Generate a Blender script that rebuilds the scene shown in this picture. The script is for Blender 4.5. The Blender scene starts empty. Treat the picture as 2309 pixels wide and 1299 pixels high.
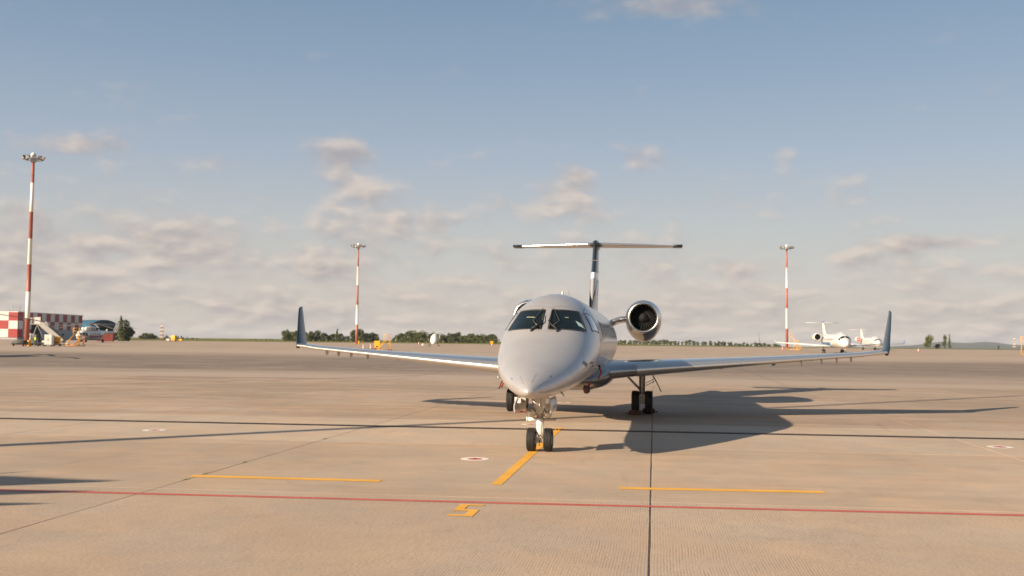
import bpy, math, random
from mathutils import Vector, Matrix
random.seed(7)
R = math.radians
PI = math.pi
scene = bpy.context.scene
COL = scene.collection

# ------------------------------------------------------------------ camera
CAM_H = 2.30
cam_d = bpy.data.cameras.new('camera')
cam = bpy.data.objects.new('camera', cam_d)
COL.objects.link(cam)
scene.camera = cam
cam_d.sensor_width = 36.0
cam_d.lens = 35.55
cam_d.clip_start = 0.1
cam_d.clip_end = 30000
cam_d.dof.use_dof = True
cam_d.dof.focus_distance = 21.5
cam_d.dof.aperture_fstop = 1.5
_p = math.atan((770 - 649.5) / 2280.0)
_r = R(0.65)
Fv = Vector((0, math.cos(_p), math.sin(_p)))
Uv = Vector((0, -math.sin(_p), math.cos(_p)))
Rv = Vector((1, 0, 0))
r2 = Rv * math.cos(_r) + Uv * math.sin(_r)
u2 = -Rv * math.sin(_r) + Uv * math.cos(_r)
M = Matrix((r2, u2, -Fv)).transposed().to_4x4()
M.translation = Vector((0, 0, CAM_H))
cam.matrix_world = M

# ------------------------------------------------------------------ exposure / sun
scene.view_settings.view_transform = 'Standard'
scene.view_settings.look = 'None'
scene.view_settings.gamma = 1.0
scene.view_settings.use_curve_mapping = False
EXPO = 0.85
scene.view_settings.exposure = EXPO
scene.cycles.use_denoising = True
SUN_AZ, SUN_EL = R(52.5), R(21.7)      # direction the light travels (from +Y towards +X), elevation
sun_d = bpy.data.lights.new('sun', 'SUN')
sun_d.energy = 5.0
sun_d.angle = R(0.53)
sun_d.color = (1.0, 0.82, 0.61)
sun = bpy.data.objects.new('sun', sun_d)
COL.objects.link(sun)
sdir = Vector((math.sin(SUN_AZ) * math.cos(SUN_EL), math.cos(SUN_AZ) * math.cos(SUN_EL), -math.sin(SUN_EL)))
sun.rotation_euler = sdir.to_track_quat('-Z', 'Y').to_euler()
sun.location = (-60, -40, 60)


class NT:
    """small helper to write node maths"""
    def __init__(s, tree):
        s.t = tree
        s.n = tree.nodes
        s.l = tree.links

    def node(s, typ, **kw):
        n = s.n.new(typ)
        for k, v in kw.items():
            setattr(n, k, v)
        return n

    def put(s, sock, v):
        if v is None:
            return
        if isinstance(v, bpy.types.NodeSocket):
            s.l.new(v, sock)
        else:
            sock.default_value = v

    def m(s, op, a, b=None, c=None, clamp=False):
        n = s.node('ShaderNodeMath', operation=op)
        n.use_clamp = clamp
        for i, v in enumerate((a, b, c)):
            if v is not None:
                s.put(n.inputs[i], v)
        return n.outputs[0]

    def vm(s, op, a, b=None, scale=None):
        n = s.node('ShaderNodeVectorMath', operation=op)
        s.put(n.inputs[0], a)
        if b is not None:
            s.put(n.inputs[1], b)
        if scale is not None:
            s.put(n.inputs['Scale'], scale)
        return n.outputs[0]

    def noise(s, vec, scale, detail=4, rough=.5, dist=0.0, out='Fac'):
        n = s.node('ShaderNodeTexNoise')
        s.put(n.inputs['Vector'], vec)
        n.inputs['Scale'].default_value = scale
        n.inputs['Detail'].default_value = detail
        n.inputs['Roughness'].default_value = rough
        n.inputs['Distortion'].default_value = dist
        return n.outputs[out]

    def ramp(s, fac, a, b, ca=0.0, cb=1.0, smooth=True):
        n = s.node('ShaderNodeMapRange')
        n.interpolation_type = 'SMOOTHSTEP' if smooth else 'LINEAR'
        s.put(n.inputs['Value'], fac)
        for i, v in zip(('From Min', 'From Max', 'To Min', 'To Max'), (a, b, ca, cb)):
            s.put(n.inputs[i], v)
        return n.outputs['Result']

    def mix(s, fac, a, b, typ='MIX'):
        n = s.node('ShaderNodeMix', data_type='RGBA', blend_type=typ)
        s.put(n.inputs[0], fac)
        for i, v in ((6, a), (7, b)):
            if isinstance(v, (tuple, list)) and len(v) == 3:
                v = (*v, 1)
            s.put(n.inputs[i], v)
        return n.outputs[2]

    def sep(s, v):
        n = s.node('ShaderNodeSeparateXYZ')
        s.put(n.inputs[0], v)
        return n.outputs

    def comb(s, x, y, z):
        n = s.node('ShaderNodeCombineXYZ')
        for i, v in enumerate((x, y, z)):
            s.put(n.inputs[i], v)
        return n.outputs[0]


# ------------------------------------------------------------------ world: sky + clouds
world = bpy.data.worlds.new('World')
scene.world = world
world.use_nodes = True
w = NT(world.node_tree)
w.n.clear()
EX = 2 ** EXPO
sky = w.node('ShaderNodeTexSky', sky_type='NISHITA')
sky.sun_disc = False
sky.sun_elevation = SUN_EL
sky.sun_rotation = SUN_AZ + PI
sky.altitude = 200
sky.air_density = 1.0
sky.dust_density = 1.6
sky.ozone_density = 1.4
tc = w.node('ShaderNodeTexCoord')
D = w.vm('NORMALIZE', tc.outputs['Generated'])
dx, dy, dz = w.sep(D)
zc = w.m('MAXIMUM', dz, 0.0)
inv = w.m('DIVIDE', 1.0, w.m('ADD', zc, 0.32))
Q = w.comb(w.m('MULTIPLY', dx, inv), w.m('MULTIPLY', dy, inv), 0.0)
az = w.m('ARCTAN2', dx, dy)
tone = w.ramp(zc, 0.0, 0.42, 0.0, 1.0)

def clouds(vec, det=6):
    warp = w.noise(vec, 2.3, 3, .5, out='Color')
    v2 = w.vm('ADD', vec, w.vm('SCALE', w.vm('SUBTRACT', warp, (.5, .5, .5)), scale=0.10))
    big = w.noise(v2, 2.7, 3, .5)
    fine = w.noise(v2, 8.2, det, .52)
    return w.m('ADD', w.m('MULTIPLY', big, 0.45), w.m('MULTIPLY', fine, 0.55))

elq = w.m('SUBTRACT', w.m('MULTIPLY', zc, 5.6), w.m('MULTIPLY', w.m('EXPONENT', w.m('MULTIPLY', zc, -16.0)), 0.38))
Q = w.comb(w.m('MULTIPLY', dx, 3.3), w.m('MULTIPLY', dy, 3.3), elq)
f0 = clouds(Q)
Qs = w.vm('ADD', Q, (-0.022, 0.0, 0.050))
f1 = clouds(Qs, 2.5)
f2 = clouds(Q, 2.5)
# how much of the sky is covered, by height above the horizon; the bank stands higher to the left
bank = w.ramp(az, -0.5, 0.15, 0.035, 0.0)
zz = w.m('SUBTRACT', zc, bank)
thr = w.node('ShaderNodeFloatCurve')
cv = thr.mapping.curves[0]
cv.points[0].location = (0.0, 0.40)
cv.points[1].location = (1.0, 0.72)
for x_, y_ in ((0.04, 0.445), (0.075, 0.49), (0.10, 0.56), (0.16, 0.615), (0.24, 0.66), (0.45, 0.66)):
    cv.points.new(x_, y_)
thr.mapping.update()
w.put(thr.inputs['Value'], w.m('MAXIMUM', zz, 0.0))
th = thr.outputs[0]
# single puffs seen in the photograph: azimuth, elevation (radians), half sizes, weight
puffs = [(-.163, .176, .036, .026, .30), (-.160, .140, .034, .018, .13), (-.33, .085, .05, .016, .10), (-.43, .070, .05, .018, .10), (-.20, .072, .07, .014, .08), (-.405, .173, .050, .012, .20),
         (.064, .160, .022, .017, .20), (.02, .138, .060, .018, .13), (.130, .178, .020, .015, .17),
         (.140, .320, .085, .018, .25), (.185, .312, .10, .010, .12), (-.060, .256, .020, .011, .15), (.40, .094, .055, .0075, .25),
         (-.30, .165, .050, .010, .10), (.222, .072, .022, .008, .16),
         (.225, .130, .028, .014, .10), (.265, .182, .014, .010, .13), (.46, .245, .05, .04, .08),
         (.31, .080, .05, .012, .10), (-.10, .115, .05, .012, .12), (-.42, .088, .16, .020, .07),
         (-.47, .300, .06, .03, .05), (-.24, .118, .04, .012, .10)]
acc = None
for (a_, e_, wa, we, wt) in puffs:
    q1 = w.m('DIVIDE', w.m('SUBTRACT', az, a_), wa)
    q2 = w.m('DIVIDE', w.m('SUBTRACT', dz, e_), we)
    g = w.m('EXPONENT', w.m('MULTIPLY', w.m('ADD', w.m('MULTIPLY', q1, q1), w.m('MULTIPLY', q2, q2)), -1.0))
    g = w.m('MULTIPLY', g, wt)
    acc = g if acc is None else w.m('ADD', acc, g)
dens = w.m('SUBTRACT', w.m('ADD', f0, acc), th)
alpha = w.ramp(dens, -0.085, 0.20, 0.0, 0.84)
# light from the upper left: thick towards the light = shaded, thin towards the light = lit
lit = w.m('ADD', w.m('MULTIPLY', w.m('SUBTRACT', f2, f1), 5.0), w.m('MULTIPLY', w.m('SUBTRACT', f0, f2), 2.2))
lit = w.m('ADD', lit, 0.50)
lit = w.m('SUBTRACT', lit, w.m('MULTIPLY', w.m('MAXIMUM', w.m('SUBTRACT', dens, 0.13), 0.0), 1.3), clamp=True)
S_ = 1.0 / EX
cl_dark = (0.42 * S_, 0.38 * S_, 0.385 * S_)
cl_lite = (0.72 * S_, 0.62 * S_, 0.545 * S_)
lit = w.m('MULTIPLY', lit, w.ramp(zc, .12, .30, 1.0, .62))
ccol = w.mix(lit, cl_dark, cl_lite)
alpha = w.m('MULTIPLY', alpha, w.ramp(zc, .12, .30, 1.0, .70))
# thin bright haze that thickens towards the horizon
hz = w.ramp(zc, 0.0, 0.8, 0.92, 0.45, smooth=False)
cr = w.node('ShaderNodeValToRGB')
w.put(cr.inputs[0], zc)
els = cr.color_ramp.elements
stops = [(0.0, (.63, .565, .50)), (.05, (.62, .585, .545)), (.11, (.54, .555, .565)), (.18, (.410, .480, .585)), (.27, (.280, .388, .530)), (.36, (.190, .308, .450)), (.7, (.14, .215, .32)), (1.0, (.12, .18, .27))]
els[0].position = 0.0
els[0].color = (*[c_ * S_ for c_ in stops[0][1]], 1)
els[1].position = 1.0
els[1].color = (*[c_ * S_ for c_ in stops[-1][1]], 1)
for ps_, c3 in stops[1:-1]:
    e_ = els.new(ps_)
    e_.color = (*[c_ * S_ for c_ in c3], 1)
hazecol = cr.outputs[0]
bg1 = w.node('ShaderNodeBackground')
tint = w.mix(1.0, sky.outputs[0], (1.08, 0.97, 0.84), 'MULTIPLY')
w.put(bg1.inputs[0], tint)
bg1.inputs[1].default_value = 0.066
bg2 = w.node('ShaderNodeBackground')
w.put(bg2.inputs[0], hazecol)
bg3 = w.node('ShaderNodeBackground')
w.put(bg3.inputs[0], ccol)
mx = w.node('ShaderNodeMixShader')
w.put(mx.inputs[0], hz)
w.l.new(bg1.outputs[0], mx.inputs[1])
w.l.new(bg2.outputs[0], mx.inputs[2])
mx2 = w.node('ShaderNodeMixShader')
w.put(mx2.inputs[0], alpha)
w.l.new(mx.outputs[0], mx2.inputs[1])
w.l.new(bg3.outputs[0], mx2.inputs[2])
wo = w.node('ShaderNodeOutputWorld')
w.l.new(mx2.outputs[0], wo.inputs[0])

# ------------------------------------------------------------------ materials
MATS = {}

def pbr(name, col, rough=.5, metal=0.0, coat=0.0, coat_rough=.05, spec=.5, var=0.0, vscale=3.0, bump=0.0, bscale=20.0, emit=None):
    if name in MATS:
        return MATS[name]
    m = bpy.data.materials.new(name)
    m.use_nodes = True
    t = NT(m.node_tree)
    b = m.node_tree.nodes['Principled BSDF']
    b.inputs['Roughness'].default_value = rough
    b.inputs['Metallic'].default_value = metal
    b.inputs['Coat Weight'].default_value = coat
    b.inputs['Coat Roughness'].default_value = coat_rough
    b.inputs['Specular IOR Level'].default_value = spec
    tcn = t.node('ShaderNodeTexCoord')
    if var > 0:
        n = t.noise(tcn.outputs['Object'], vscale, 5, .6)
        k = t.ramp(n, .25, .75, 1 - var, 1 + var * .5)
        c = t.vm('SCALE', tuple(col), scale=k)
        t.put(b.inputs['Base Color'], c)
        t.put(b.inputs['Roughness'], t.ramp(n, .2, .8, max(0.02, rough * .8), min(1, rough * 1.2)))
    else:
        b.inputs['Base Color'].default_value = (*col, 1)
    if bump > 0:
        bn = t.node('ShaderNodeBump')
        bn.inputs['Strength'].default_value = bump
        bn.inputs['Distance'].default_value = .02
        t.put(bn.inputs['Height'], t.noise(tcn.outputs['Object'], bscale, 3, .5))
        t.put(b.inputs['Normal'], bn.outputs[0])
    if emit:
        b.inputs['Emission Color'].default_value = (*emit[0], 1)
        b.inputs['Emission Strength'].default_value = emit[1]
    MATS[name] = m
    return m

YAW = R(8.0)            # apron grid and parked aircraft are turned 8 degrees
NG = Vector((0.658, 21.39, 0))

def grid_coords(t):
    """world position turned into the apron grid frame (u across, v along)"""
    g = t.node('ShaderNodeNewGeometry')
    x, y, z = t.sep(g.outputs['Position'])
    c, s = math.cos(YAW), math.sin(YAW)
    xx = t.m('SUBTRACT', x, NG.x)
    yy = t.m('SUBTRACT', y, NG.y)
    u = t.m('SUBTRACT', t.m('MULTIPLY', xx, c), t.m('MULTIPLY', yy, s))
    v = t.m('ADD', t.m('MULTIPLY', xx, s), t.m('MULTIPLY', yy, c))
    return t.comb(u, v, 0.0), u, v

def concrete(name, base, groove=0.0, pitch=.024, rand=.06, grain=.25, stain=.35, streak=0.0, gdir=0.0):
    m = bpy.data.materials.new(name)
    m.use_nodes = True
    t = NT(m.node_tree)
    b = m.node_tree.nodes['Principled BSDF']
    vec, u, v = grid_coords(t)
    n1 = t.noise(vec, .16, 6, .62)
    n2 = t.noise(vec, 1.1, 6, .65)
    n3 = t.noise(vec, 28.0, 4, .7)
    sv = t.vm('MULTIPLY', vec, (.12, 1.3, 1.0))
    n4 = t.noise(sv, 1.0, 6, .6, .6)
    k = t.ramp(n1, .3, .72, 1 - stain * .5, 1 + stain * .32)
    k = t.m('MULTIPLY', k, t.ramp(n2, .3, .7, 1 - stain * .22, 1 + stain * .16))
    k = t.m('MULTIPLY', k, t.ramp(n3, .3, .7, 1 - grain * .5, 1 + grain * .4))
    k = t.m('MULTIPLY', k, t.ramp(n4, .3, .7, 1 - streak, 1 + streak * .8))
    oi = t.node('ShaderNodeObjectInfo')
    k = t.m('MULTIPLY', k, t.ramp(oi.outputs['Random'], 0, 1, 1 - rand, 1 + rand, smooth=False))
    # patchy stains with a shape of their own, and cleaner cast strips
    stn = t.noise(vec, .75, 7, .72, .8)
    k = t.m('MULTIPLY', k, t.ramp(stn, .56, .70, 1.0, .90))
    stl = t.noise(t.vm('ADD', vec, (31.0, 7.0, 0.0)), .42, 6, .66)
    k = t.m('MULTIPLY', k, t.ramp(stl, .57, .72, 1.0, 1.07))
    # scattered dark specks and old rubber marks
    sp = t.noise(vec, 9.0, 3, .55)
    k = t.m('MULTIPLY', k, t.ramp(sp, .70, .78, 1.0, .80))
    rb = t.noise(t.vm('MULTIPLY', vec, (.9, .10, 1)), 1.6, 5, .6, .3)
    k = t.m('MULTIPLY', k, t.ramp(rb, .62, .80, 1.0, .82))
    warm = t.noise(vec, .55, 4, .5)
    col = t.mix(t.ramp(warm, .35, .65), base, (base[0] * 1.04, base[1] * .97, base[2] * .91))
    hb = None
    if groove > 0:
        uu = t.m('ADD', u, t.m('MULTIPLY', v, gdir))
        wob = t.m('MULTIPLY', t.m('SUBTRACT', t.noise(vec, .8, 2, .5), .5), .05)
        ph = t.m('MULTIPLY', t.m('ADD', uu, wob), 2 * PI / pitch)
        g = t.m('MULTIPLY', t.m('ADD', t.m('SINE', ph), 1.0), .5)
        amt = t.m('MULTIPLY', t.ramp(t.noise(vec, 1.7, 5, .65), .30, .60), t.ramp(t.noise(t.vm('MULTIPLY', vec, (24.0, 2.6, 1.0)), 1.0, 3, .6), .30, .66, .15, 1.0))
        g = t.m('MULTIPLY', t.m('POWER', g, 2.0), amt)
        k = t.m('MULTIPLY', k, t.m('SUBTRACT', 1.0, t.m('MULTIPLY', g, groove * .42)))
        hb = t.m('MULTIPLY', g, -0.0035 * groove)
    col = t.vm('SCALE', col, scale=k)
    t.put(b.inputs['Base Color'], col)
    t.put(b.inputs['Roughness'], t.ramp(n2, .2, .8, .72, .92))
    b.inputs['Specular IOR Level'].default_value = .3
    bn = t.node('ShaderNodeBump')
    bn.inputs['Strength'].default_value = 1.0
    bn.inputs['Distance'].default_value = 1.0
    h = t.m('MULTIPLY', n3, .0016)
    h = t.m('ADD', h, t.m('MULTIPLY', t.noise(vec, 90, 2, .5), .0008))
    if hb is not None:
        h = t.m('ADD', h, hb)
    t.put(bn.inputs['Height'], h)
    t.put(b.inputs['Normal'], bn.outputs[0])
    MATS[name] = m
    return m

concrete('concrete_grooved', (.470, .369, .279), groove=.5, pitch=.033, rand=.06, stain=.16, grain=.35)
concrete('concrete_smooth', (.456, .355, .265), groove=.2, pitch=.034, rand=.06, stain=.24, grain=.14, streak=.05)
concrete('concrete_strip', (.500, .404, .312), groove=.35, pitch=.042, rand=.03, stain=.20, grain=.16, gdir=.35)
concrete('concrete_worn', (.402, .312, .237), rand=.075, stain=.32, grain=.14, streak=.12)
concrete('concrete_far', (.412, .326, .254), rand=0, stain=.30, grain=.10, streak=.12)
concrete('asphalt_worn', (.245, .198, .160), rand=0, stain=.38, grain=.15, streak=.16)

def feather(name, base):
    m = MATS[name]
    t = NT(m.node_tree)
    b = m.node_tree.nodes['Principled BSDF']
    src = b.inputs['Base Color'].links[0].from_socket
    g = t.node('ShaderNodeNewGeometry')
    x, y, z = t.sep(g.outputs['Position'])
    nv = t.vm('MULTIPLY', g.outputs['Position'], (.25, 1.0, 1.0))
    yy = t.m('ADD', y, t.m('MULTIPLY', t.m('SUBTRACT', t.noise(nv, .09, 6, .65), .5), 46.0))
    f1_ = t.ramp(yy, 60, 82)
    far = t.m('ADD', t.m('MULTIPLY', t.m('ABSOLUTE', x), .22), 112.0)
    f2_ = t.m('SUBTRACT', 1.0, t.ramp(t.m('SUBTRACT', yy, far), -14, 16))
    f_ = t.m('MULTIPLY', f1_, f2_)
    t.put(b.inputs['Base Color'], t.mix(f_, base, src))

feather('asphalt_worn', (.405, .318, .250))

def paint(name, col, wear=.35):
    m = bpy.data.materials.new(name)
    m.use_nodes = True
    t = NT(m.node_tree)
    b = m.node_tree.nodes['Principled BSDF']
    vec, u, v = grid_coords(t)
    n = t.noise(vec, 14, 6, .7)
    n2 = t.noise(vec, 2.0, 5, .6)
    wf = t.m('MULTIPLY', t.ramp(n, .50, .68), t.ramp(n2, .35, .65, wear * .6, wear * 1.6))
    c = t.mix(wf, col, (.42, .33, .25))
    c = t.vm('SCALE', c, scale=t.ramp(n2, .3, .7, .88, 1.06))
    t.put(b.inputs['Base Color'], c)
    b.inputs['Roughness'].default_value = .6
    MATS[name] = m
    return m

paint('paint_yellow', (.84, .42, .035), .42)
paint('paint_red', (.56, .10, .065), .45)
paint('paint_white_worn', (.62, .55, .47), .6)
paint('paint_white', (.80, .74, .66), .25)
paint('paint_faded_red', (.46, .20, .14), .9)
paint('paint_faint_white', (.40, .34, .29), 1.0)
pbr('joint_sealant', (.10, .075, .062), .8, var=.3, vscale=8)
pbr('grate_iron', (.035, .028, .025), .6, metal=.4)

# aircraft finishes
def skin_mat(name, col, rough=.26, metal=.35, coat=.9, wav=.25, sheen=0.0):
    m = bpy.data.materials.new(name)
    m.use_nodes = True
    t = NT(m.node_tree)
    b = m.node_tree.nodes['Principled BSDF']
    tcn = t.node('ShaderNodeTexCoord')
    o = tcn.outputs['Object']
    n = t.noise(o, 1.6, 5, .55)
    nf = t.noise(o, 9, 3, .5)
    t.put(b.inputs['Base Color'], t.vm('SCALE', tuple(col), scale=t.m('MULTIPLY', t.ramp(n, .3, .7, .96, 1.03), t.ramp(nf, .3, .75, 1.015, .97))))
    t.put(b.inputs['Roughness'], t.ramp(nf, .3, .7, rough * .96, rough * 1.08))
    b.inputs['Metallic'].default_value = metal
    b.inputs['Coat Weight'].default_value = coat
    b.inputs['Coat Roughness'].default_value = .04
    bn = t.node('ShaderNodeBump')
    bn.inputs['Strength'].default_value = wav
    bn.inputs['Distance'].default_value = .012
    t.put(bn.inputs['Height'], t.noise(o, 2.2, 2, .4))
    t.put(b.inputs['Normal'], bn.outputs[0])
    t.put(b.inputs['Coat Normal'], bn.outputs[0])
    MATS[name] = m
    return m

skin_mat('jet_silver', (.51, .488, .482), .34, .45, .30, .35)
skin_mat('jet_gloss', (.52, .50, .49), .30, .35, .45, .12)
skin_mat('jet_cowl', (.33, .32, .31), .18, .85, .5, .2)
skin_mat('jet_belly', (.15, .14, .135), .25, .75, .5, .3)
skin_mat('jet_wing', (.40, .41, .43), .20, .75, .6, .2)
skin_mat('jet_teal', (.015, .029, .042), .34, .1, .35, .15)
skin_mat('jet_white', (.78, .76, .73), .3, 0.0, .6, .1)
skin_mat('jet_navy', (.015, .028, .055), .22, .2, 1.0, .15)
pbr('polished_metal', (.88, .85, .80), .30, 1.0, var=.06, vscale=5)
pbr('edge_metal', (.72, .69, .66), .27, .82)
pbr('mirror_metal', (.82, .81, .80), .08, 1.0)
pbr('bare_steel', (.48, .45, .41), .38, .9, var=.15, vscale=14)
pbr('gear_paint', (.40, .365, .31), .38, .35, var=.12, vscale=14)
pbr('gear_white', (.82, .80, .76), .32, 0, coat=.3, var=.05, vscale=10)
pbr('chrome', (.9, .9, .92), .06, 1.0)
pbr('tyre_rubber', (.022, .020, .019), .72, var=.25, vscale=9, bump=.2)
pbr('dark_rubber', (.012, .012, .012), .6)
pbr('glass_dark', (.006, .011, .011), .04, 0, coat=0.0, spec=.28)
pbr('cabin_glass', (.014, .013, .012), .7, 0, spec=.0)
pbr('glass_side', (.02, .028, .034), .04, .2, coat=1.0)
pbr('gasket', (.045, .040, .036), .55)
pbr('fan_black', (.012, .012, .013), .7, 0)
pbr('fan_blade', (.020, .0195, .019), .75, 0, spec=.12)
pbr('lamp_glass', (.50, .46, .38), .12, .7, coat=1.0)
pbr('wiper_metal', (.20, .16, .12), .35, .7)
pbr('seam', (.16, .15, .15), .6)
pbr('seam_pale', (.34, .32, .31), .6)
pbr('red_plastic', (.50, .02, .015), .3, coat=.5)
pbr('ribbon_red', (.26, .028, .022), .7)
pbr('bag_dark', (.07, .03, .025), .6)
pbr('chock_paint', (.115, .045, .028), .6, var=.3, vscale=15)
pbr('paper', (.55, .74, .66), .6)
pbr('light_streak_pale', (.50, .50, .30), .5)  # pale colour for the light streaks painted on the windscreen
# far things
pbr('mast_red', (.36, .12, .09), .5, var=.15, vscale=.6)
pbr('mast_white', (.80, .74, .66), .5, var=.08, vscale=.6)
pbr('galvanised', (.42, .42, .41), .45, .6)
pbr('lamp_housing', (.12, .12, .12), .5, .3)
pbr('lens', (.55, .56, .55), .1, .3, coat=1)
pbr('panel_red', (.33, .028, .028), .5, var=.08, vscale=.8)
pbr('panel_white', (.64, .60, .56), .5, var=.06, vscale=.8)
pbr('panel_grey', (.36, .36, .37), .6, var=.1, vscale=.8)
pbr('hangar_blue', (.028, .11, .17), .45, var=.12, vscale=.3)
pbr('hangar_front', (.030, .060, .10), .6, var=.15, vscale=.5)
pbr('dark_open', (.012, .013, .014), .8)
pbr('container_red', (.26, .05, .035), .6, var=.2, vscale=1.0)
pbr('equip_yellow', (.82, .40, .015), .45, var=.08, vscale=2)
pbr('equip_white', (.74, .72, .66), .5, var=.08, vscale=2)
pbr('equip_pale', (.50, .47, .44), .55)
pbr('equip_grey', (.31, .295, .28), .55, var=.1, vscale=2)
pbr('equip_dark', (.035, .035, .037), .6)
pbr('stand_orange', (.55, .20, .03), .5)
pbr('cone_orange', (.72, .11, .03), .5)
pbr('cone_white', (.8, .78, .74), .4)
pbr('heli_white', (.72, .70, .66), .35, coat=.4, var=.06, vscale=1)
pbr('heli_grey', (.30, .31, .32), .45, var=.1, vscale=1)
pbr('heli_red', (.30, .05, .05), .4)
pbr('blade_grey', (.24, .23, .23), .5)
pbr('blade_pale', (.55, .53, .50), .5)
pbr('cover_cloth', (.76, .72, .65), .85, var=.08, vscale=2, bump=.6, bscale=3)
pbr('livery_blue', (.02, .10, .42), .3, coat=.6)
pbr('livery_cyan', (.012, .17, .42), .3, coat=.6)
pbr('cover_red', (.62, .04, .035), .6)
pbr('skin', (.45, .28, .2), .6)
pbr('vest', (.55, .70, .06), .7)
pbr('trousers', (.03, .035, .06), .8)
pbr('bark', (.10, .075, .055), .9, var=.3, vscale=4)
pbr('ball_white', (.8, .78, .75), .5)


def foliage(name, a, b_, sc=.5):
    m = bpy.data.materials.new(name)
    m.use_nodes = True
    t = NT(m.node_tree)
    b = m.node_tree.nodes['Principled BSDF']
    g = t.node('ShaderNodeNewGeometry')
    n = t.noise(g.outputs['Position'], sc, 4, .6)
    oi = t.node('ShaderNodeObjectInfo')
    f = t.m('ADD', t.m('MULTIPLY', t.ramp(n, .3, .7), .6), t.m('MULTIPLY', oi.outputs['Random'], .4))
    t.put(b.inputs['Base Color'], t.mix(f, a, b_))
    b.inputs['Roughness'].default_value = .8
    b.inputs['Specular IOR Level'].default_value = .2
    MATS[name] = m

foliage('leaf_dark', (.034, .050, .022), (.105, .118, .042))
foliage('leaf_olive', (.055, .072, .022), (.13, .135, .045))
foliage('leaf_far', (.050, .070, .045), (.085, .100, .055))


def grass_mat():
    m = bpy.data.materials.new('grass')
    m.use_nodes = True
    t = NT(m.node_tree)
    b = m.node_tree.nodes['Principled BSDF']
    g = t.node('ShaderNodeNewGeometry')
    n = t.noise(g.outputs['Position'], .03, 6, .65)
    n2 = t.noise(g.outputs['Position'], .9, 5, .65)
    c = t.mix(t.ramp(n, .3, .7), (.115, .135, .030), (.20, .175, .045))
    c = t.vm('SCALE', c, scale=t.ramp(n2, .3, .7, .8, 1.15))
    t.put(b.inputs['Base Color'], c)
    b.inputs['Roughness'].default_value = .95
    b.inputs['Specular IOR Level'].default_value = .1
    MATS['grass'] = m

grass_mat()


# ------------------------------------------------------------------ mesh helpers
def tag(o, label=None, cat=None, group=None, kind=None):
    if label:
        o['label'] = label
    if cat:
        o['category'] = cat
    if group:
        o['group'] = group
    if kind:
        o['kind'] = kind
    return o


def empty(name, loc=(0, 0, 0), rz=0.0):
    o = bpy.data.objects.new(name, None)
    o.empty_display_size = .3
    COL.objects.link(o)
    o.location = loc
    o.rotation_euler = (0, 0, rz)
    return o


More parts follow.
